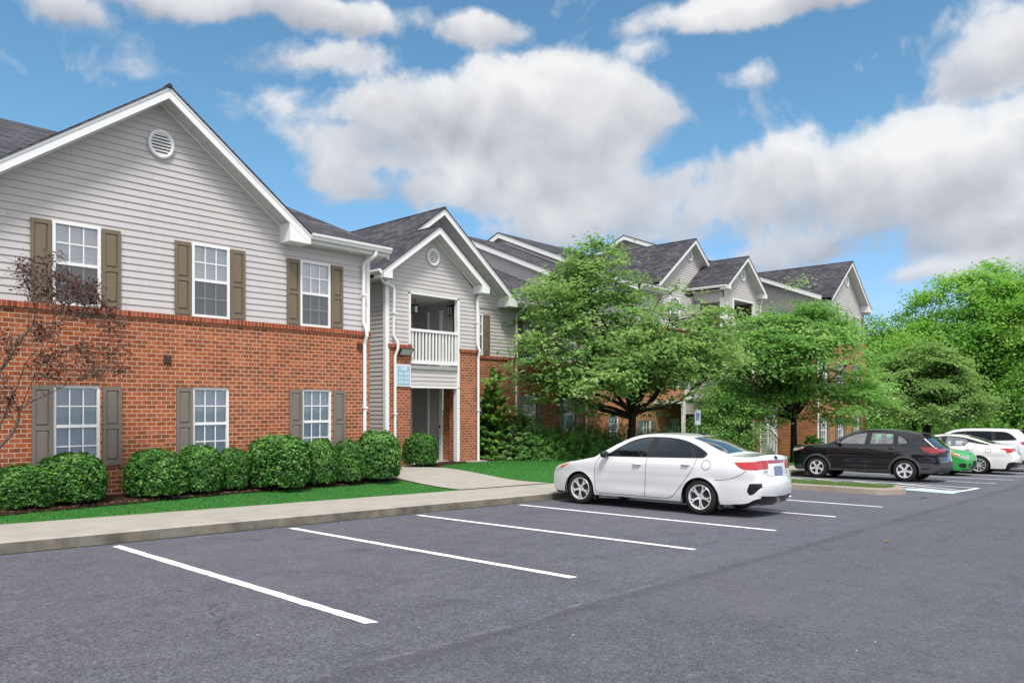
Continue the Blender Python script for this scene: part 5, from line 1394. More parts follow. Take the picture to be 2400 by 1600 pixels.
# ---- green hatchback, nose out
hatch = dict(fo=.78, wb=2.49, paint=GREEN, pcol=(.04,.5,.1), wr=.300, rim=.195, tw=.19, arch=.345, sill=.20, round=.08, belt=.95, spokes='Y5',
    upper=[(.16,.19,.02),(.06,.24,.08),(.01,.36,.13),(.0,.50,.15),(.03,.62,.16),(.12,.72,.14),(.30,.80,.09),(.60,.88,.06),(.92,.955,.05),(.92,.955,.05),(1.25,1.16,.06),(1.60,1.35,.06),(1.95,1.45,.04),(2.3,1.475,.03),(2.8,1.45,.03),(3.35,1.36,.03),
           (3.35,1.36,.03),(3.6,1.12,.05),(3.72,1.0,.05),(3.80,.85,.06),(3.86,.65,.08),(3.90,.5,.08),(3.88,.36,.06),(3.78,.25,.03),(3.65,.2,.02)],
    plan=[(0,.58),(.08,.66),(.2,.73),(.4,.79),(.7,.835),(1.1,.848),(2.9,.848),(3.3,.83),(3.6,.77),(3.9,.64)],
    tumble=[(.15,.93),(.3,.965),(.5,.99),(.7,1.0),(.84,.985),(.93,.95),(1.1,.89),(1.3,.79),(1.47,.68)],
    side=[('door', [(1.1,.26),(1.1,.26),(1.08,.6),(1.15,.93),(1.3,1.02),(1.62,1.22),(1.95,1.33),(2.2,1.35),(2.2,1.35),(2.15,.9),(2.1,.26),(2.1,.26)], GREEN, None),
          ('door', [(2.11,.26),(2.11,.26),(2.16,.9),(2.21,1.35),(2.21,1.35),(2.6,1.345),(2.95,1.29),(2.95,1.29),(3.0,1.0),(2.9,.75),(2.7,.5),(2.6,.27),(2.6,.27)], GREEN, None),
          ('side_window', [(1.28,.97),(1.28,.97),(1.6,1.18),(1.92,1.29),(2.14,1.31),(2.14,1.31),(2.1,.98),(2.1,.98)], GL_DARK, 0),
          ('side_window', [(2.24,.99),(2.24,.99),(2.27,1.31),(2.27,1.31),(2.6,1.30),(2.88,1.25),(2.88,1.25),(2.93,1.02),(2.93,1.02)], GL_DARK, 1),
          ('headlight', [(-.1,.60),(-.1,.60),(.10,.60),(.30,.665),(.50,.765),(.60,.845),(.60,.845),(.36,.785),(.16,.715),(-.1,.655)], LAMP, None),
          ('side_marker', [(.26,.665),(.26,.665),(.50,.775),(.585,.84),(.585,.84),(.30,.755)], AMB, 4),
          ('fog_recess', [(.06,.30),(.06,.30),(.22,.31),(.26,.40),(.14,.46),(.05,.43)], TRIM, None)],
    seams=[([(1.1,.26),(1.08,.6),(1.15,.93)], False), ([(2.1,.26),(2.155,.9)], False)], handles=[(2.0,.82,.18,0), (2.82,.85,.18,1)], mirror=(1.30,.98),
    band=[('windshield', [(.99,1.0,-.92),(.99,1.0,.92),(1.58,1.34,.9),(1.58,1.34,-.9)], GL_MID), ('rear_window', [(3.40,1.31,-.85),(3.40,1.31,.85),(3.66,1.06,.9),(3.66,1.06,-.9)], GL_MID),
          ('grille', [(.008,.53,-.55),(.008,.53,.55),(.025,.29,.74),(.025,.29,-.74)], TRIM),
          ('fog_recess', [(.004,.44,-.98),(.004,.44,-.80),(.02,.32,-.86),(.02,.32,-.99)], TRIM), ('fog_recess', [(.004,.44,.98),(.004,.44,.80),(.02,.32,.86),(.02,.32,.99)], TRIM),
          ('headlight', [(.07,.67,.74),(.07,.67,1.0),(.02,.60,1.0),(.02,.60,.80)], LAMP), ('headlight', [(.07,.67,-.74),(.07,.67,-1.0),(.02,.60,-1.0),(.02,.60,-.80)], LAMP)],
    badges=[('emblem', (.03,.62), 0, .11, .08, CHR, .006)], cabin=(1.05,3.0), seat=1.65)
c3 = car('green_hatchback', 'bright green hatchback reversed into its stall, headlight showing behind the black SUV', 'car', hatch, None)
pose(c3, 30.45, 7.95, back=True)

# ---- white saloon with a floating roof line
sed2 = dict(sedan); sed2.update(fo=.93, wb=2.825, paint=WHITE2, pcol=(.78,.78,.76), wr=.335, rim=.235, tw=.215, arch=.375, belt=1.0, spokes='T10', steer=0.0, sill=.21,
    upper=[(.16,.20,.02),(.05,.26,.06),(.0,.45,.11),(.03,.60,.12),(.14,.72,.10),(.5,.83,.05),(1.0,.925,.04),(1.28,.97,.035),(1.28,.97,.035),(1.6,1.15,.06),(1.95,1.32,.06),(2.25,1.415,.05),(2.6,1.445,.03),(3.0,1.435,.03),(3.3,1.39,.035),(3.3,1.39,.035),(3.7,1.27,.05),(4.05,1.145,.05),(4.28,1.08,.035),
           (4.28,1.08,.035),(4.55,1.07,.03),(4.72,1.065,.03),(4.76,1.03,.06),(4.78,.9,.08),(4.80,.78,.08),(4.85,.66,.09),(4.87,.52,.09),(4.85,.40,.08),(4.80,.30,.06),(4.65,.22,.02)],
    plan=[(0,.66),(.1,.75),(.4,.86),(.9,.92),(3.6,.925),(4.1,.905),(4.4,.865),(4.6,.825),(4.75,.78),(4.87,.70)],
    side=[('door', [(1.36,.262),(1.36,.262),(1.34,.6),(1.42,.955),(1.6,.99),(1.6,.99),(1.9,1.18),(2.2,1.32),(2.58,1.385),(2.58,1.385),(2.54,.9),(2.5,.262),(2.5,.262)], WHITE2, None),
          ('door', [(2.51,.262),(2.51,.262),(2.55,.9),(2.59,1.385),(2.59,1.385),(3.0,1.375),(3.4,1.29),(3.4,1.29),(3.66,1.12),(3.66,1.12),(3.55,.85),(3.3,.55),(3.12,.28),(3.12,.28)], WHITE2, None),
          ('window_trim', [(1.56,.985),(1.56,.985),(1.9,1.185),(2.2,1.33),(2.5,1.39),(2.9,1.39),(3.3,1.335),(3.75,1.20),(4.15,1.09),(4.15,1.09),(4.05,1.075),(3.7,1.12),(3.42,1.17),(3.42,1.17),(3.30,1.03),(3.30,1.03),(2.5,1.0)], TRIM, None),
          ('side_window', [(1.70,1.01),(1.70,1.01),(1.92,1.16),(2.22,1.30),(2.52,1.36),(2.52,1.36),(2.48,1.015),(2.48,1.015)], GL_CLR, 0),
          ('side_window', [(2.64,1.018),(2.64,1.018),(2.70,1.365),(2.70,1.365),(3.0,1.345),(3.36,1.27),(3.36,1.27),(3.38,1.14),(3.22,1.032),(3.22,1.032)], GL_CLR, 1),
          ('tail_light', [(4.38,.955),(4.38,.955),(4.6,.965),(4.95,.955),(4.95,.955),(4.95,.86),(4.95,.86),(4.72,.80),(4.62,.79),(4.60,.87)], REDL, None),
          ('headlight', [(-.05,.62),(-.05,.62),(.3,.68),(.6,.82),(.6,.82),(.2,.76),(-.05,.68)], CLR, None),
          ('lower_trim', [(4.58,.15),(4.58,.15),(4.6,.30),(4.68,.44),(4.95,.48),(4.95,.48),(4.95,.15),(4.95,.15)], TRIM, None)],
    seams=[([(1.36,.262),(1.34,.6),(1.42,.955)], False), ([(2.505,.262),(2.545,.9)], False), ([(3.12,.28),(3.3,.55),(3.55,.85),(3.66,1.1)], False), ([(3.98,.80),(3.98,.80),(3.98,.93),(3.98,.93),(4.14,.93),(4.14,.93),(4.14,.80),(4.14,.80)], True)],
    handles=[(2.34,.86,.19,0), (3.42,.90,.19,1)], mirror=(1.62,1.01),
    band=[('windshield', [(1.34,1.01,-.93),(1.34,1.01,.93),(2.18,1.4,.92),(2.18,1.4,-.92)], GL_CLR), ('rear_window', [(3.36,1.375,-.88),(3.36,1.375,.88),(4.2,1.10,.92),(4.2,1.10,-.92)], GL_MID),
          ('tail_light', [(4.768,.965,.55),(4.768,.965,1.0),(4.79,.85,1.0),(4.785,.88,.55)], REDL), ('tail_light', [(4.768,.965,-.55),(4.768,.965,-1.0),(4.79,.85,-1.0),(4.785,.88,-.55)], REDL),
          ('bumper_insert', [(4.865,.46,-1.0),(4.865,.46,1.0),(4.78,.28,1.0),(4.78,.28,-1.0)], TRIM)],
    badges=[('number_plate', (4.80,.76), 0, .31, .155, PLATE, .008)], lid=(), cabin=(1.4,3.5), seat=2.15, fin=None, extra=(), mirror_mat=WHITE2)
c4 = car('white_sedan', 'pearl white sedan with a swept dark roof pillar, half hidden behind the green hatchback', 'car', sed2)
pose(c4, 32.85, 7.42)

# ---- white SUV at the right edge
def rail_extra(root, yc, W):
    mb = MB(); mb.extrude([(-.62, yc-4.25, 1.665), (-.62, yc-4.62, 1.625), (-.62, yc-4.62, 1.60), (-.62, yc-4.25, 1.61)], (1.24, 0, 0)); mb.build('spoiler', TRIM, root, local=True)
suv2 = dict(suv); suv2.update(fo=.93, wb=2.705, paint=WHITE, pcol=(.8,.8,.8), wr=.36, rim=.24, arch=.405, belt=1.16, spokes='T10', sill=.27,
    upper=[(.2,.26,.02),(.06,.34,.06),(.0,.6,.10),(.02,.85,.10),(.14,1.0,.08),(.6,1.1,.04),(1.15,1.18,.035),(1.15,1.18,.035),(1.6,1.42,.06),(2.0,1.60,.06),(2.4,1.675,.035),(2.9,1.695,.03),(3.6,1.69,.03),(4.2,1.66,.03),(4.35,1.63,.03),(4.35,1.63,.03),(4.5,1.42,.05),(4.62,1.22,.05),
           (4.62,1.22,.05),(4.65,1.1,.06),(4.66,.9,.06),(4.68,.75,.07),(4.70,.6,.08),(4.70,.48,.08),(4.64,.36,.05),(4.5,.29,.02)],
    plan=[(0,.70),(.1,.79),(.4,.88),(.9,.915),(3.8,.92),(4.2,.90),(4.45,.86),(4.6,.82),(4.7,.76)],
    tumble=[(.2,.955),(.4,.985),(.7,1.0),(.95,.995),(1.1,.97),(1.2,.945),(1.4,.885),(1.55,.825),(1.7,.73)],
    dents=(),
    side=[('door', [(1.35,.33),(1.35,.33),(1.32,.7),(1.38,1.15),(1.38,1.15),(1.7,1.36),(2.05,1.53),(2.5,1.60),(2.5,1.60),(2.48,1.0),(2.44,.33),(2.44,.33)], WHITE, None),
          ('door', [(2.45,.33),(2.45,.33),(2.49,1.0),(2.51,1.60),(2.51,1.60),(3.0,1.61),(3.5,1.59),(3.5,1.59),(3.52,1.18),(3.4,.85),(3.2,.6),(3.1,.34),(3.1,.34)], WHITE, None),
          ('window_trim', [(1.5,1.18),(1.5,1.18),(1.75,1.37),(2.05,1.52),(2.4,1.585),(2.9,1.60),(3.5,1.59),(3.9,1.56),(4.1,1.46),(4.28,1.27),(4.28,1.27),(4.2,1.235),(3.0,1.2)], TRIM, None),
          ('side_window', [(1.66,1.21),(1.66,1.21),(1.85,1.37),(2.1,1.49),(2.42,1.555),(2.42,1.555),(2.4,1.215),(2.4,1.215)], GL_DARK, 0),
          ('side_window', [(2.55,1.22),(2.55,1.22),(2.57,1.57),(2.57,1.57),(3.0,1.575),(3.4,1.56),(3.4,1.56),(3.44,1.235),(3.44,1.235)], GL_DARK, 1),
          ('quarter_window', [(3.58,1.245),(3.58,1.245),(3.54,1.555),(3.54,1.555),(3.88,1.53),(4.05,1.44),(4.2,1.27),(4.2,1.27)], GL_DARK, None),
          ('tail_light', [(4.36,1.15),(4.36,1.15),(4.5,1.19),(4.75,1.20),(4.75,1.20),(4.75,1.02),(4.75,1.02),(4.5,1.05)], REDL, None),
          ('cladding', [(3.635+.45*cos(a), .35+.45*sin(a)) for a in np.linspace(-.25, pi+.25, 26)]+[(3.635+.30*cos(a), .35+.30*sin(a)) for a in np.linspace(pi+.25, -.25, 22)], CLAD, None),
          ('cladding', [(4.06,.22),(4.06,.22),(4.08,.40),(4.3,.44),(4.8,.52),(4.8,.52),(4.8,.2),(4.8,.2)], CLAD, None)],
    seams=[([(1.35,.33),(1.32,.7),(1.38,1.15)], False), ([(2.445,.33),(2.485,1.0)], False), ([(3.1,.34),(3.2,.6),(3.4,.85),(3.52,1.18)], False)],
    handles=[(2.28,1.03,.2,0), (3.3,1.05,.2,1)], mirror=(1.62,1.19), handle_mat=WHITE,
    band=[('windshield', [(1.22,1.22,-.93),(1.22,1.22,.93),(1.98,1.585,.92),(1.98,1.585,-.92)], GL_MID), ('rear_window', [(4.38,1.59,-.84),(4.38,1.59,.84),(4.59,1.26,.9),(4.59,1.26,-.9)], GL_DARK),
          ('tail_light', [(4.628,1.19,.55),(4.628,1.19,1.0),(4.655,1.04,1.0),(4.655,1.05,.55)], REDL), ('tail_light', [(4.628,1.19,-.55),(4.628,1.19,-1.0),(4.655,1.04,-1.0),(4.655,1.05,-.55)], REDL),
          ('bumper_insert', [(4.70,.58,-1.0),(4.70,.58,1.0),(4.58,.33,1.0),(4.58,.33,-1.0)], CLAD)],
    badges=[('number_plate', (4.665,.84), 0, .31, .155, PLATE, .008)], cabin=(1.4,4.0), seat=2.1, fin=None, extra=(rail_extra,))
c5 = car('white_suv', 'white SUV with dark tinted windows and red tail light, farthest parked car at the edge', 'car', suv2)
pose(c5, 35.75, 7.25)
# ------------------------------------------------------------------ plants
FV = np.array([cos(CAM_YAW), sin(CAM_YAW), 0]); RV = np.array([sin(CAM_YAW), -cos(CAM_YAW), 0])
def at(u, v, y):
    """a point in the plane y = const, read off the photograph (2400 wide)"""
    d = FV + RV*(u-1200)/1748.0 + np.array([0,0,1.0])*(948-v)/1748.0
    return d*(y/d[1])

def wob(P, seed, f):
    r = np.random.default_rng(seed); s = np.zeros(len(P))
    for k in range(7):
        w = r.normal(0, f*(1+0.35*k), 3); s += np.sin(P@w + r.uniform(0, 6.28))/(1+0.25*k)
    return s/3.2

def leaf_mesh(name, C, N, D, L, Wd, mat, var, parent=None, fold=0.25, droop=0.15):
    """one bent quad per leaf: C centre, N normal, D direction (n,3)"""
    n = len(C); S = np.cross(D, N); L = np.broadcast_to(L, n)[:,None]; Wd = np.broadcast_to(Wd, n)[:,None]
    V = np.zeros((n, 4, 3))
    V[:,0] = C-D*L*.5; V[:,1] = C+S*Wd*.5+N*Wd*fold-D*L*.06; V[:,2] = C+D*L*.5-N*L*droop; V[:,3] = C-S*Wd*.5+N*Wd*fold-D*L*.06
    return npmesh(name, V.reshape(-1,3), np.arange(4*n), 4, mat, np.repeat(var, 4), parent)

def unit(a): return a/(np.linalg.norm(a, axis=1)[:,None]+1e-9)

def frames(r, n, up, out=None, o=0.0):
    N = r.normal(0, 1, (n, 3)); N = unit(N); N = N + np.array([0,0,up])
    if out is not None: N = N+out*o
    N = unit(N); D = r.normal(0, 1, (n, 3)); D[:,2] *= 0.5
    D = unit(D-N*np.sum(D*N, 1)[:,None]); return N, D

def limb(mb, a, b, r0, r1, rr, sag=0.1, n=6):
    a = np.array(a, float); b = np.array(b, float); d = b-a; L = np.linalg.norm(d)
    j = rr.normal(0, .06, (2, 3))*L; pts = []; rad = []
    for k in range(n+1):
        t = k/n; p = a+d*t + j[0]*sin(pi*t) + j[1]*sin(2*pi*t)*.6; p[2] += sag*L*sin(pi*t)
        pts.append(p); rad.append(r0+(r1-r0)*t)
    mb.tube(pts, rad, 6); return pts

def tree(name, label, base, fork, prof, ra, rb, nclu, nleaf, size, mat, bark, seed, group=None, tr=.15, center=(0,0), spray=.42, flat=.38, thin=None, up=1.6, stems=1,
         shell=0.55, lobes=.25, gap=(-0.25, .8), ratio=.52, limbs=9, aspect=.5, cat='tree', blossom=None):
    """base on the ground; prof: (z, radius factor) of the crown; ra / rb half widths across and along the view"""
    t = thing(name, label, cat, tuple(base), group); r = np.random.default_rng(seed)
    b = np.array(base); ax = b[:2]+center[0]*RV[:2]+center[1]*FV[:2]
    zs_ = np.array([p[0] for p in prof]); rs = np.array([p[1] for p in prof])
    zz = np.linspace(zs_[0], zs_[-1], 400); w = np.interp(zz, zs_, rs)**1.6; cdf = np.cumsum(w)/w.sum()
    m = nclu*5; z = np.interp(r.random(m), cdf, zz); f = np.interp(z, zs_, rs)
    ang = r.uniform(0, 2*pi, m); q = r.random(m)**(shell)
    lob = 1+lobes*wob(np.stack([np.cos(ang)*1.6, np.sin(ang)*1.6, z*.55], 1), seed+8, 1.1); f = f*lob
    a = np.cos(ang)*q*f*ra; bb = np.sin(ang)*q*f*rb
    C = np.stack([ax[0]+a*RV[0]+bb*FV[0], ax[1]+a*RV[1]+bb*FV[1], z], 1)
    g = wob(C*np.array([1,1,2.6]), seed+1, gap[1]); keep = g > gap[0]
    if thin is not None: keep &= r.random(m) < thin(a/ra, z)
    C = C[keep][:nclu]; a = a[keep][:nclu]; bb = bb[keep][:nclu]
    # wood
    tk = MB(); heads = []
    fk = np.array(fork, float)
    for s in range(stems):
        o = np.array([r.normal(0,.10), r.normal(0,.10), 0])*(stems > 1); e = fk+np.array([r.normal(0,.35), r.normal(0,.35), 0])*(stems > 1)
        tk.tube([b+o+np.array([0,0,-.1]), b+o*1.0+np.array([0,0,.12]), b+o+(e-b)*.35+r.normal(0,.04,3), b+o*.6+(e-b)*.7+r.normal(0,.04,3), e], [tr*1.5, tr*1.12, tr, tr*.88, tr*.8], 10); heads.append(e)
    t.location = tuple(base)
    nodes = []
    top = zs_[-1]
    for k in range(limbs):
        e0 = heads[k % len(heads)]; an = 2*pi*k/limbs+r.uniform(-.3, .3); h = r.uniform(.12, .9)
        zt = fk[2]+(top-fk[2])*h; ff = np.interp(zt, zs_, rs)*r.uniform(.55, .9)
        tip = np.array([ax[0]+cos(an)*ff*ra*RV[0]+sin(an)*ff*rb*FV[0], ax[1]+cos(an)*ff*ra*RV[1]+sin(an)*ff*rb*FV[1], zt])
        nodes += limb(tk, e0-np.array([0,0,r.uniform(0,.25)]), tip, tr*.55, tr*.10, r, -.06 if h < .4 else .05, 9)[2:]
    nd = np.array(nodes)
    sel = r.permutation(len(C))[:min(len(C), 260)]
    for i in sel:
        d = np.linalg.norm((nd-C[i])*np.array([1,1,1.4]), axis=1)+np.where(nd[:,2] > C[i,2]+.3, 1.0, 0); j = int(np.argmin(d))
        limb(tk, nd[j], C[i], tr*.11, tr*.03, r, .04, 4)
    tk.build('trunk', bark, t, smooth=True)
    # foliage: flattened sprays of single leaves
    per = max(1, nleaf//max(1, len(C))); n = len(C)*per
    ci = np.repeat(np.arange(len(C)), per); off = r.normal(0, 1, (n, 3))*np.array([spray, spray, spray*flat])
    tiltv = r.normal(0, .25, (len(C), 2)); off[:,2] += off[:,0]*tiltv[ci,0]+off[:,1]*tiltv[ci,1]
    out = C-np.array([ax[0], ax[1], (zs_[0]+zs_[-1])/2]); out = unit(out)
    off[:,2] -= 0.28*np.maximum(0, np.sum(off[:,:2]*out[ci,:2], 1))
    P = C[ci]+off; N, D = frames(r, n, up, out[ci], .55)
    D = unit(D*.8+unit(off)*.6+np.array([0,0,-.25])); D = unit(D-N*np.sum(D*N,1)[:,None])
    L = size*r.uniform(.65, 1.3, n)
    var = np.clip(.5+.22*r.normal(0,1,len(C))[ci]+.16*r.normal(0,1,n)+.18*wob(P, seed+4, .5), 0, 1)
    P = P-b
    lo = leaf_mesh('crown', P, N, D, L, L*aspect, mat, var, t)
    if blossom:
        k = r.permutation(n)[:blossom]; sel2 = k
        leaf_mesh('blossom', P[sel2]+np.array([0,0,.05]), unit(N[sel2]+np.array([0,0,1.5])), D[sel2], np.full(len(k), .10), np.full(len(k), .10), M['blossom'], np.ones(len(k)), t)
    return t

M['leaf_dogwood'] = leaf_mat('dogwood leaf', (0.082,0.167,0.067), (0.220,0.387,0.127), (0.480,0.600,0.254), .50)
M['leaf_green'] = leaf_mat('maple leaf', (0.069,0.175,0.056), (0.185,0.391,0.103), (0.411,0.600,0.212), .50)
M['leaf_wood'] = leaf_mat('woodland leaf', (0.061,0.190,0.034), (0.191,0.447,0.069), (0.460,0.600,0.160), .50)
M['leaf_dark'] = leaf_mat('dark woodland leaf', (0.044,0.129,0.025), (0.122,0.298,0.045), (0.304,0.539,0.087), .3)
M['leaf_box'] = leaf_mat('boxwood leaf', (0.020,0.077,0.016), (0.069,0.206,0.037), (0.198,0.385,0.087), .22, .4)
M['leaf_yew'] = leaf_mat('juniper needle', (0.030,0.111,0.021), (0.088,0.242,0.046), (0.200,0.427,0.084), .2)
M['leaf_red'] = leaf_mat('purple leaf', (0.034,0.009,0.010), (0.083,0.022,0.022), (0.155,0.052,0.042), .25)
M['blossom'] = simple('white blossom', (0.75,0.74,0.70), 0.6)

def gnd(x, y): return (x, y, yz(x, y))
# near tree in front of the step in the facade
def thin1(a, z): return np.where(a < -.42, .45, np.where(a < -.1, .8, 1.0))*np.where(z < .55, np.where(np.abs(a-.20) < .32, .07, np.where(a < 0, .30, .5)), 1.0)
def thin2(a, z): return np.where(z < .25, np.where(np.abs(a) < .30, .10, .55), 1.0)
def thin3(a, z): return np.where(z < -.7, .3, 1.0)
tree('dogwood_tree', 'large spreading tree in front of the brick wall, thinner and browner on its left side', gnd(22.0, 14.6), (21.95, 14.55, -.25),
     [(-.75,.62),(-.1,.88),(.7,1.0),(1.8,1.0),(3.0,.86),(4.0,.60),(4.8,.34),(5.9,.06)], 4.9, 3.2, 500, 31000, .185, M['leaf_dogwood'], M['bark'], 11, 'trees along the front lawn', .15, (-1.0, 0), .36, .20, thin1, gap=(-.02, .75), limbs=15, up=2.2)
tree('dogwood_tree', 'dark trunked spreading tree behind the black SUV at the brick corner', gnd(33.2, 13.4), (33.2, 13.4, -.55),
     [(-.85,.55),(-.2,.90),(.9,1.0),(2.2,.92),(3.4,.74),(4.4,.46),(5.5,.08)], 3.95, 3.1, 540, 37000, .185, M['leaf_green'], M['bark'], 23, 'trees along the front lawn', .15, (0, 0), .38, .20, thin2, gap=(-.10, .75), limbs=14, up=2.2)
tree('dogwood_tree', 'low wide tree with several dark stems behind the parked white cars', gnd(50.0, 12.4), (50.0, 12.4, -1.0),
     [(-1.5,.35),(-.9,.82),(.3,1.0),(1.6,.88),(2.7,.60),(3.5,.25),(4.0,.06)], 3.9, 3.2, 460, 36000, .20, M['leaf_dogwood'], M['bark'], 37, 'trees along the front lawn', .15, (.2, 0), .46, .14, thin3, gap=(-.05, .75), limbs=12, stems=3, up=2.4)
tree('young_dogwood', 'small young tree with a few white blossoms in front of the far breezeway', gnd(30.6, 15.2), (30.6, 15.2, -1.6),
     [(-2.3,.4),(-1.5,.9),(-.6,1.0),(.2,.75),(.9,.4),(1.4,.1)], 1.45, 1.3, 130, 15000, .115, M['leaf_green'], M['bark'], 41, None, .05, (0, 0), .30, .36, None, gap=(-.6, .8), limbs=7, blossom=0)
# woodland at the end of the lot
for (x, y, ra, rb, zb, zt, seed, mt, lab, n, sz) in (
    (74, 13.5, 6.9, 5.5, -.3, 12.6, 51, 'leaf_wood', 'tall bright green tree rising highest above the wood, at the right edge', 62000, .30),
    (72, 7.2, 6.2, 5.5, -1.5, 12.2, 52, 'leaf_wood', 'broad bright green tree cut off by the right edge, beside the tallest tree', 52000, .30),
    (76, 23.5, 5.4, 4.6, 1.2, 8.3, 53, 'leaf_dark', 'dark green tree in the wood next to the far gable', 40000, .28),
    (68, 17.4, 4.6, 4.0, -2.4, 6.4, 54, 'leaf_wood', 'mid height tree at the edge of the wood, behind the low wide tree', 36000, .26),
    (84, 11.0, 7.0, 6.0, -2.0, 11.2, 55, 'leaf_dark', 'dark tree deep in the wood, filling the gap below the tallest crown', 40000, .34),
    (62, 7.6, 3.4, 3.4, -3.3, 3.2, 56, 'leaf_dark', 'dark bushy tree low at the wood edge, above the white SUV', 32000, .24),
    (88, 30.0, 7.0, 6.0, -2.0, 7.0, 57, 'leaf_dark', 'distant dark tree showing just right of the far gable wall', 34000, .34)):
    h = zt-zb
    tree('woodland_tree', lab, (x, y, gz(x, y)-.1), (x, y, zb+.18*h), [(zb, .35),(zb+.15*h,.8),(zb+.4*h,1.0),(zb+.65*h,.86),(zb+.82*h,.58),(zb+.93*h,.30),(zt,.06)],
         ra, rb, 400, int(n*.9), sz*1.05, M[mt], M['bark_grey'], seed, 'trees of the wood beyond the car park', .24, (0,0), .66, .42, None, up=1.2, gap=(-.20, .55), limbs=11, shell=.42, lobes=.13)
# undergrowth below them
r = np.random.default_rng(77); n = 76000
X = r.uniform(54, 86, n); Yy = r.uniform(-12, 36, n); hh = 1.2+1.5*(wob(np.stack([X, Yy, 0*X], 1), 3, .5)+.5)+r.uniform(0, .3, n)
Z = np.array([gz(x, y) for x, y in zip(X, Yy)])+np.maximum(.15, hh)*r.random(n)**.6
P = np.stack([X, Yy, Z], 1); N, D = frames(r, n, .8)
tag(leaf_mesh('undergrowth', P, N, D, .30*r.uniform(.6, 1.4, n), .16*r.uniform(.6, 1.4, n), M['leaf_dark'], np.clip(.45+.3*r.normal(0, 1, n), 0, 1)), 'dense dark green undergrowth at the foot of the wood', 'undergrowth', kind='stuff')

# clipped boxwoods
def boxwood(seed, nl=11500):
    t = thing('boxwood_shrub', 'x', 'shrub', (0,0,0), 'clipped boxwoods along the brick wall'); r = np.random.default_rng(seed)
    d = unit(r.normal(0, 1, (nl, 3))); d[:,2] = np.where(d[:,2] < -.55, -d[:,2], d[:,2]); d = unit(d)
    bump = 1+.095*wob(d, seed+1, 3.4)+.065*wob(d, seed+2, 8.0)+.045*wob(d, seed+3, 17.0)
    rad = bump*(1-.24*r.random(nl)**1.5)
    sq = lambda v, p: np.sign(v)*np.abs(v)**p
    P = np.stack([sq(d[:,0], .86)*rad, sq(d[:,1], .86)*rad, sq(d[:,2], .80)*rad], 1)
    P[:,2] = (P[:,2]+.82)/1.80; P[:,:2] *= np.clip(.80+P[:,2]*1.1, .80, 1.0)[:,None]; P = P[(P[:,2] > .10+.05*wob(P, seed+9, 6.0))]; dd = unit(P-np.array([0,0,.42])); n = len(P)
    P[:,:2] *= .5
    N, D = frames(r, n, .55, dd, 1.3)
    D = unit(D+dd*.7); D = unit(D-N*np.sum(D*N,1)[:,None])
    L = .060*r.uniform(.55, 1.35, n); var = np.clip(.46+.27*r.normal(0,1,n)+.38*wob(P, seed+6, 7.0), 0, 1)
    ns = 26; d2 = unit(r.normal(0, 1, (ns, 3))+np.array([0,0,.5])); d2[:,2] = np.abs(d2[:,2])
    base = np.stack([d2[:,0]*.5, d2[:,1]*.5, (d2[:,2]+.82)/1.80], 1); cj = np.repeat(np.arange(ns), 14); tt = r.uniform(-.02, .085, len(cj))
    P3_ = base[cj]+(d2[cj]*np.array([.6,.6,1.0]))*tt[:,None]+r.normal(0, .012, (len(cj), 3)); N2, D2 = frames(r, len(cj), .6, d2[cj], .6)
    cat_ = lambda *q: np.concatenate(q)
    leaf_mesh('foliage', cat_(P, P3_), cat_(N, N2), cat_(D, D2), cat_(L, .04*r.uniform(.6, 1.2, len(cj))), cat_(L*.55, np.full(len(cj), .021)), M['leaf_box'], cat_(var, np.clip(.7+.2*r.normal(0,1,len(cj)), 0, 1)), t)
    st = MB()
    for k in range(7):
        a = r.uniform(0, 6.28); q = r.uniform(.1, .34)
        st.tube([(.04*cos(a), .04*sin(a), -.03), (q*.6*cos(a), q*.6*sin(a), .22), (q*cos(a), q*sin(a), .5)], [.016, .012, .006], 5)
    i0 = len(st.v); n1, n2 = 8, 14
    for i in range(n1+1):
        th = pi*i/n1
        for j in range(n2): ph = 2*pi*j/n2; st.v.append((.375*sin(th)*cos(ph), .375*sin(th)*sin(ph), .50+.36*cos(th)))
    for i in range(n1):
        for j in range(n2): st.f.append((i0+i*n2+j, i0+i*n2+(j+1) % n2, i0+(i+1)*n2+(j+1) % n2, i0+(i+1)*n2+j)); st.m.append(0)
    st.build('stems', simple('dark twigs', (0.018,0.022,0.012), .95, .1), t, local=True)
    return t
BX = [boxwood(s) for s in (101, 202, 303, 404, 505)]; used = [False]*5
labs = ['lowest shrub, cut by the left edge', 'wide clipped shrub under the leftmost lower window', 'round clipped shrub just right of the brick gap by the leftmost window', 'clipped shrub under the middle lower window', 'narrow gappy shrub between the middle window shrub and the biggest one',
        'widest round clipped shrub between two lower windows', 'clipped shrub under the right lower window', 'narrow shrub right of the right lower window, beside the downspout', 'big shrub at the corner where the path begins', 'round shrub standing alone in front of the breezeway opening']
for k, (u, top, wpx, y) in enumerate(((50,1092,160,13.55), (170,1062,172,13.75), (365,1055,148,13.8), (468,1045,112,13.85), (545,1050,84,13.95), (652,1023,163,13.85), (750,1030,92,13.9), (815,1033,84,13.95), (886,1012,116,13.95), (985,1015,92,16.3))):
    p = BX[k % 5]; o = p if not used[k % 5] else copy_tree(p); used[k % 5] = True
    c = at(u, top, y); x = c[0]; dist = float(c@FV); z0 = yz(x, y)-.02; w_ = wpx*dist/1748*.92
    o.location = (x, y, z0); o.scale = (w_, w_*.90, (c[2]-z0)*1.0); o.rotation_euler = (0, 0, 1.1*k); o['label'] = 'green boxwood, '+labs[k]
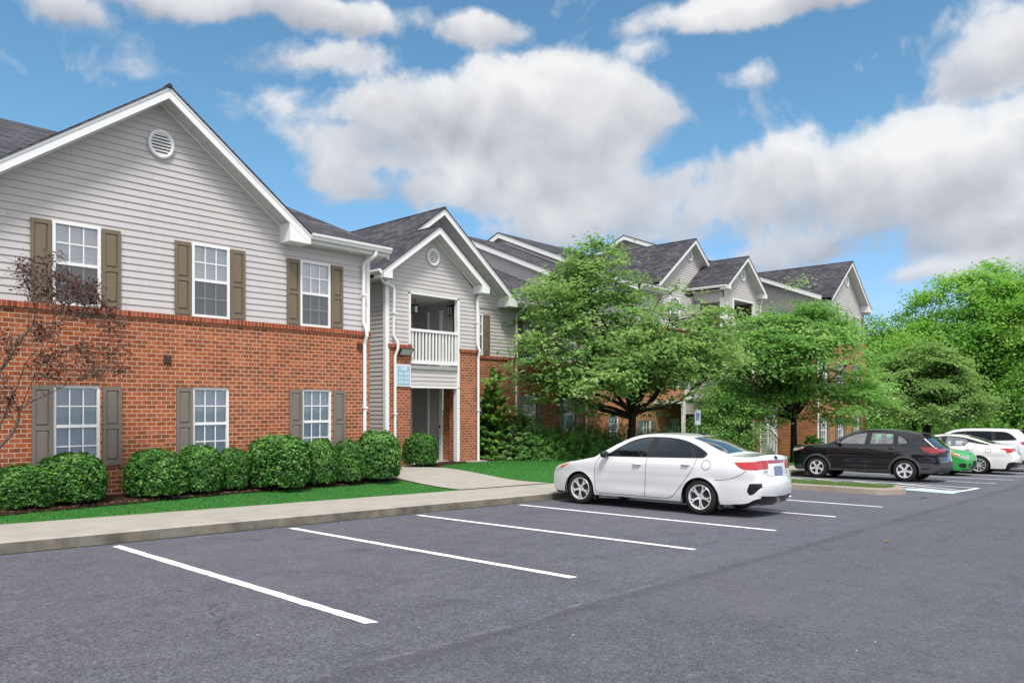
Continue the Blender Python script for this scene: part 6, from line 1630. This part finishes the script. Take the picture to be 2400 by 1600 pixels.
# junipers and loose shrubs on the right bed
def mound(name, label, cat, c, ra, rb, h, n, seed, mat, L, asp, group=None, upw=.5, low=-.2):
    t = thing(name, label, cat, (c[0], c[1], c[2]), group); r = np.random.default_rng(seed)
    nc = max(60, n//40); d = unit(r.normal(0, 1, (nc, 3))); d[:,2] = np.abs(d[:,2])+low*.3; d = unit(d)
    rad = (1+.16*wob(d, seed+1, 4.0))*(1-.5*r.random(nc)**1.5); C = np.stack([d[:,0]*rad*ra, d[:,1]*rad*rb, np.maximum(.05, d[:,2]*rad*h)], 1)
    per = n//nc; ci = np.repeat(np.arange(nc), per); m = len(ci)
    ax = unit(np.stack([d[:,0], d[:,1], d[:,2]*.4+upw], 1)+r.normal(0, .35, (nc, 3)))
    tt = r.uniform(-.1, .30, m); P = C[ci]+ax[ci]*tt[:,None]*min(ra, h)*.9+r.normal(0, .028, (m, 3))*np.array([1,1,.6])-np.array([0,0,.25])*(np.maximum(0, tt)**1.6)[:,None]
    P[:,2] = np.maximum(P[:,2], .01)
    N, D = frames(r, m, .9, d[ci], .8); D = unit(D*.55+ax[ci]*1.0); D = unit(D-N*np.sum(D*N,1)[:,None])
    LL = L*r.uniform(.6, 1.3, m); var = np.clip(.36+.20*r.normal(0,1,m)+.9*(tt-.08)+.2*r.normal(0,1,nc)[ci], 0, 1)
    leaf_mesh('foliage', P, N, D, LL, LL*asp, mat, var, t)
    st = MB()
    for k in range(12):
        a = r.uniform(0, 6.28); q = r.uniform(.3, .7); st.tube([(0,0,-.05), (q*.5*ra*cos(a), q*.5*rb*sin(a), h*.3), (q*ra*cos(a), q*rb*sin(a), h*.62)], [.03,.02,.008], 5)
    st.build('stems', M['bark'], t, local=True); return t
for (x, y, ra, rb, h, s, lab) in ((20.9,16.3,1.9,1.1,1.22,61,'spreading dark juniper left of the big tree trunk'), (22.9,15.9,1.8,1.1,1.25,62,'spreading dark juniper right behind the big tree trunk'), (19.4,16.5,1.2,.9,1.0,63,'smallest spreading juniper at the left end of the bed'), (25.4,15.8,1.5,1.0,1.10,64,'low juniper showing over the roof of the white sedan')):
    mound('juniper', lab, 'shrub', gnd(x, y), ra, rb, h, 26000, s, M['leaf_yew'], .085, .22, 'junipers in the right bed')
mound('evergreen_shrub', 'tall dark evergreen shrub against the wall right of the breezeway', 'shrub', gnd(18.35,17.75), .62, .55, 2.75, 16000, 65, M['leaf_dark'], .11, .42, None, .8)
mound('leafy_shrub', 'loose light green shrub below the dark evergreen by the breezeway', 'shrub', gnd(18.75,16.95), .82, .65, 1.45, 11000, 66, M['leaf_dogwood'], .105, .48, None, .4)
mound('corner_shrub', 'small grey green shrub at the foot of the far brick corner', 'shrub', gnd(38.6,14.6), .7, .6, 1.15, 7000, 67, M['leaf_yew'], .12, .4)

# bare purple leaved sapling leaning in from the left
sp = thing('purple_leaf_tree', 'half bare tree with dark purple leaves leaning in from the left edge', 'tree', gnd(2.45, 13.3)); r = np.random.default_rng(8)
def cr(x, y): return x/3.1375, 580+y/3.1375
wood = MB(); wood2 = MB()
yb0 = 13.15
root0 = np.array(gnd(2.35, 13.3))
def branch(pts, r0, r1, dy):
    q = [at(*cr(x, y), yb0+dy*k/(len(pts)-1)) for k, (x, y) in enumerate(pts)]; q = catmull([tuple(p) for p in q], .10)
    wood.tube(q, list(np.linspace(r0*.72, r1*.8, len(q))), 6); return [np.array(p) for p in q]
start = [at(*cr(-150, 1700), yb0)]
wood.tube([root0+np.array([0,0,-.1]), root0+np.array([.02,0,.25]), at(*cr(-60, 1530), yb0)], [.055,.05,.042], 8)
wood.tube([root0+np.array([0,0,.1]), root0+np.array([-.05,-.02,.6]), at(*cr(-90, 1050), yb0+.02), at(*cr(0, 905), yb0)], [.05,.045,.036,.033], 8)
main = [branch([(0,905),(70,815),(130,700),(215,600),(245,560)], .032, .020, .0),
        branch([(245,560),(262,470),(240,380),(255,310),(305,200),(330,120)], .017, .004, .25), branch([(245,575),(330,560),(450,545),(600,520),(720,495)], .013, .003, -.2),
        branch([(-60,1530),(0,1460),(70,1390),(120,1310),(150,1190),(230,1130)], .040, .017, .0), branch([(230,1130),(330,1090),(430,1040),(520,995),(620,962),(740,960)], .014, .003, -.25),
        branch([(-60,1530),(20,1260),(130,1010),(185,850),(260,770),(330,750)], .022, .005, .3), branch([(150,1190),(220,1020),(270,940),(320,830),(400,780),(560,740)], .012, .003, .15),
        branch([(200,620),(210,520),(208,400),(215,320),(185,250)], .008, .002, -.15), branch([(250,450),(340,330),(430,250),(560,270),(680,330),(760,390)], .009, .002, .2),
        branch([(130,700),(200,690),(290,680),(370,650),(395,600)], .006, .002, -.1), branch([(230,1250),(330,1210),(360,1150)], .005, .002, .1), branch([(0,905),(70,780),(60,700),(10,680)], .010, .002, .2)]
allp = [p for m_ in main for p in m_]
cl = []
for (x0, x1, y0, y1, n_) in ((120,330,60,330,22),(330,470,30,110,5),(240,560,180,420,60),(520,740,250,440,55),(380,860,420,510,34),(250,420,560,700,26),(740,920,520,640,18),(560,960,700,960,58),(240,520,780,1000,40),(0,120,960,1250,22),(0,110,660,800,14),(100,220,100,240,8)):
    for _ in range(n_): cl.append(at(*cr(r.uniform(x0, x1), r.uniform(y0, y1)), yb0+r.uniform(-.35, .35)))
cl = np.array(cl); ap = np.array(allp)
for c in cl:
    d = np.linalg.norm(ap-c, axis=1); j = np.argsort(d)[r.integers(0, 4)]
    limb(wood, ap[j], c, .0045, .0015, r, .05, 4)
wood.build('trunk', M['bark_sapling'], sp, smooth=True)
for c in cl[::1]:
    for _ in range(2):
        e = c+r.normal(0, .16, 3); limb(wood2, c, e, .0028, .001, r, .05, 3)
wood2.build('twig', simple('pale dead twig', (0.20,0.17,0.14), .9, .1), sp)
ci = np.repeat(np.arange(len(cl)), 9); n = len(ci); P = cl[ci]+r.normal(0, .06, (n, 3)); N, D = frames(r, n, .5)
L = .055*r.uniform(.6, 1.4, n)
leaf_mesh('crown', P-np.array(sp.location), N, D, L, L*.38, M['leaf_red'], np.clip(.5+.28*r.normal(0,1,n), 0, 1), sp)

# litter on the asphalt and chips in the beds
lit = random.Random(9)
for (u, v, L_, W_, c, lab) in ((2165*1.0+0, 1168, .34, .05, (0.07,0.045,0.03), 'dark brown twig on the asphalt near the right edge'), (2078, 1271, .16, .05, (0.20,0.14,0.06), 'tan dead leaf lying on the open asphalt')):
    d = FV+RV*(u-1200)/1748+np.array([0,0,1.0])*(948-v)/1748; tt = -EYE/(d[2]-SA*d[0]-SB*d[1]); p = d*tt
    mb = MB(); a = lit.uniform(0, .6); q = Vector((cos(a), -sin(a), 0))
    mb.tube([Vector(p)-q*L_/2+Vector((0,0,.012)), Vector(p)+Vector((0,.015,.02)), Vector(p)+q*L_/2+Vector((0,0,.012))], [.006, W_*.25, .004], 6)
    tag(mb.build('twig' if 'twig' in lab else 'dead_leaf', simple('litter '+lab[:4], c, .9)), lab, 'twig' if 'twig' in lab else 'leaf')
mb = MB()
for _ in range(420):
    x = lit.uniform(1.5, 11.0); y = interp(x, [(0,12.8),(4.2,13.3),(7.5,13.75),(10.6,14.1),(15,14.8)])+abs(lit.gauss(0, .12)); z = yz(x, y)+.03; s = lit.uniform(.008, .03); a = lit.uniform(0, 6.28)
    mb.bar((x-s*cos(a), y-s*sin(a), z), (x+s*cos(a), y+s*sin(a), z+.004), s*.8, s*.5)
tag(mb.build('mulch_chips', simple('bark chip', (0.20,0.14,0.10), .9, var=.5, scale=30)), 'pale wood chips scattered along the mulch edge', 'chips', kind='stuff')

gr = MB()
for _ in range(340):
    if lit.random() < .55: x = lit.uniform(1.5, 19); y = KY-abs(lit.gauss(0, .22))-.02
    else: x = lit.uniform(1.5, 24); y = lit.uniform(1.2, 9.8)
    s = lit.uniform(.002, .006); z = gz(x, y)+.002; a = lit.uniform(0, 6.28)
    gr.box(x-s, x+s, y-s*lit.uniform(.5, 1), y+s*lit.uniform(.5, 1), z-.002, z+s*.9, lit.choice((0, 1, 1)))
tag(gr.build('grit', [simple('pale grit', (0.42,0.41,0.39), .9), simple('dark grit', (0.05,0.045,0.04), .9)]), 'loose grit scattered over the asphalt and along the kerb', 'grit', kind='stuff')
# ------------------------------------------------------------------ sky, sun, camera
SUN_EL, SUN_AZ = radians(58), radians(-127)     # azimuth of the sun measured from +x towards +y
w = bpy.data.worlds.new('World'); SC.world = w; w.use_nodes = True
t = NT.__new__(NT); t.t = w.node_tree; t.t.nodes.clear()
sky = t.n('ShaderNodeTexSky', {'sky_type': 'NISHITA', 'sun_disc': False, 'sun_elevation': SUN_EL, 'sun_rotation': pi/2-SUN_AZ, 'altitude': 200.0, 'air_density': 1.0, 'dust_density': 0.6, 'ozone_density': 2.5})
dr = t.n('ShaderNodeTexCoord').outputs['Generated']; x = t.sep(dr)
az = t.math('ARCTAN2', x[1], x[0]); el = t.math('ARCSINE', x[2])
def azel(u, v):
    d = FV+RV*(u-1200)/1748+np.array([0,0,1.0])*(948-v)/1748; d = d/np.linalg.norm(d); return math.atan2(d[1], d[0]), math.asin(d[2])
def vadd(a, b): return t.n('ShaderNodeVectorMath', {'operation': 'ADD'}, i0=a, i1=b).outputs[0]
wn = t.n('ShaderNodeTexNoise', None, Vector=dr, Scale=3.0, Detail=3.0).outputs['Color']
wv = t.n('ShaderNodeVectorMath', {'operation': 'MULTIPLY_ADD'}, i0=wn, i1=(.16, .16, .16), i2=dr).outputs[0]
dn = wv
nz = t.noise(dn, 8.0, 13, 0.57, 0.0)
nzc = t.noise(dn, 5.5, 5, 0.52, 0.0)
nzb = t.noise(vadd(dn, (-.020, -.010, .040)), 5.5, 5, 0.52, 0.0)
n2 = t.noise(dr, 3.5, 5, 0.55)
azw = t.math('ADD', az, t.math('MULTIPLY', t.math('SUBTRACT', n2, .5), .16)); elw = t.math('ADD', el, t.math('MULTIPLY', t.math('SUBTRACT', t.noise(vadd(dr, (3.1,1.7,.4)), 4.0, 5, 0.55), .5), .10))
cov = None; low = None
BLOBS = [(1230,310,460,170,1.0),(960,270,260,95,.92),(880,350,200,90,.75),(1500,270,210,110,.9),(1330,215,250,95,.85),(1180,440,420,90,.75),(1700,440,420,110,.75),(2150,430,420,150,.95),(2350,360,260,120,.95),(1950,560,420,60,.50),(1450,500,420,60,.55),(860,420,170,70,.6),
         (2330,130,190,150,.85),(1620,500,260,70,.62),(1350,540,300,50,.46),(1780,10,330,55,.75),(640,25,330,50,.75),(1080,60,150,60,.68),(760,150,220,60,.52),(1540,130,110,60,.5),(180,20,120,50,.42),(1750,180,120,40,.4),(2250,620,300,40,.42),(2450,500,300,150,.9)]
for (u, v, rw, rh, am) in BLOBS:
    a0, e0 = azel(u, v); aw = abs(azel(u+rw, v)[0]-azel(u-rw, v)[0])/2; eh = abs(azel(u, v-rh)[1]-azel(u, v+rh)[1])/2
    q = t.comb(t.math('DIVIDE', t.math('SUBTRACT', azw, a0), aw), t.math('DIVIDE', t.math('SUBTRACT', elw, e0), eh))
    ln = t.n('ShaderNodeVectorMath', {'operation': 'LENGTH'}, i0=q).outputs['Value']
    val = t.math('MULTIPLY', t.math('SUBTRACT', 1.38, ln, clamp=True), am)
    w3 = t.math('POWER', val, 2.0); hq = t.math('MULTIPLY', w3, t.sep(q)[1])
    if cov is None: cov = val; sw = w3; sh = hq
    else: sw = t.math('ADD', sw, w3); sh = t.math('ADD', sh, hq); cov = t.math('SMOOTH_MAX', cov, val, .12)
hgt = t.math('DIVIDE', sh, t.math('ADD', sw, .02))
# broken overcast over the rest of the sky, behind and above the viewer
fw = t.n('ShaderNodeVectorMath', {'operation': 'DOT_PRODUCT'}, i0=dr, i1=tuple(FV)).outputs['Value']
back = t.math('MULTIPLY', t.ramp(fw, [(0.0, (1,1,1)), (0.50, (0,0,0))]), .62)
topc = t.math('MULTIPLY', t.ramp(x[2], [(0.49, (0,0,0)), (0.63, (1,1,1))]), .95)
cov = t.math('MAXIMUM', cov, t.math('MAXIMUM', back, topc))
field = t.math('ADD', cov, t.math('MULTIPLY', t.math('SUBTRACT', nz, .53), 2.0))
mask = t.ramp(field, [(0.16, (0,0,0)), (0.28, (.28,.28,.28)), (0.43, (.86,.86,.86)), (0.66, (1,1,1))], 'LINEAR')
lit = t.math('MULTIPLY_ADD', t.math('SUBTRACT', nzc, nzb), 1.9, .56)
thick = t.ramp(field, [(0.62, (1,1,1)), (1.30, (0,0,0))])
big = t.noise(dn, 4.0, 4, 0.5)
shade = t.math('ADD', t.math('MULTIPLY_ADD', thick, .10, t.math('MULTIPLY', lit, .82)), t.math('MULTIPLY_ADD', t.math('SUBTRACT', big, .48), .65, t.math('MULTIPLY_ADD', hgt, .50, -.04)), clamp=True)
ccol = t.ramp(shade, [(0.10, (0.45,0.465,0.515)), (0.45, (0.66,0.665,0.695)), (0.86, (0.91,0.906,0.90))])
SKYK = 0.105
skyc = t.mix(1.0, sky.outputs[0], t.ramp(el, [(0.0, (0.60,0.62,0.80)), (0.10, (0.60,0.68,0.80)), (0.30, (0.58,0.81,0.80))]), 'MULTIPLY')
hz = t.ramp(el, [(0.0, (1,1,1)), (0.32, (0,0,0))])
cl = t.n('ShaderNodeVectorMath', {'operation': 'SCALE'}, i0=ccol); cl.inputs['Scale'].default_value = 0.52/SKYK
gain = t.math('MULTIPLY_ADD', t.math('MAXIMUM', t.ramp(fw, [(0.0, (1,1,1)), (0.45, (0,0,0))]), t.ramp(x[2], [(0.62, (0,0,0)), (0.8, (1,1,1))])), .75, 1.0)
cl2 = t.n('ShaderNodeVectorMath', {'operation': 'SCALE'}, i0=cl.outputs[0]); t.t.links.new(gain, cl2.inputs['Scale']); cl = cl2
fin = t.mix(t.math('MULTIPLY', mask, .95), skyc, cl.outputs[0])
bg = t.n('ShaderNodeBackground', None, Color=fin, Strength=SKYK)
t.t.links.new(bg.outputs[0], t.n('ShaderNodeOutputWorld').inputs[0])

sd = bpy.data.lights.new('sun', 'SUN'); sd.energy = 2.0; sd.angle = radians(14); sd.color = (1.0, 0.955, 0.90)
so = bpy.data.objects.new('sun', sd); COL.objects.link(so)
dv = Vector((cos(SUN_EL)*cos(SUN_AZ), cos(SUN_EL)*sin(SUN_AZ), sin(SUN_EL)))
so.rotation_euler = dv.to_track_quat('Z', 'Y').to_euler()

cd = bpy.data.cameras.new('camera'); co = bpy.data.objects.new('camera', cd); COL.objects.link(co)
cd.sensor_fit = 'HORIZONTAL'; cd.sensor_width = 36.0; cd.lens = 1748.0/2400*36; cd.shift_y = 148.0/2400; cd.clip_start = 0.1; cd.clip_end = 2000
co.location = (0, 0, 0); co.rotation_euler = (pi/2, 0, CAM_YAW-pi/2)
SC.camera = co
SC.view_settings.view_transform = 'Standard'; SC.view_settings.look = 'None'; SC.view_settings.exposure = 1.0; SC.view_settings.gamma = 1.0
SC.cycles.max_bounces = 8; SC.cycles.transparent_max_bounces = 12
SC.cycles.use_denoising = True
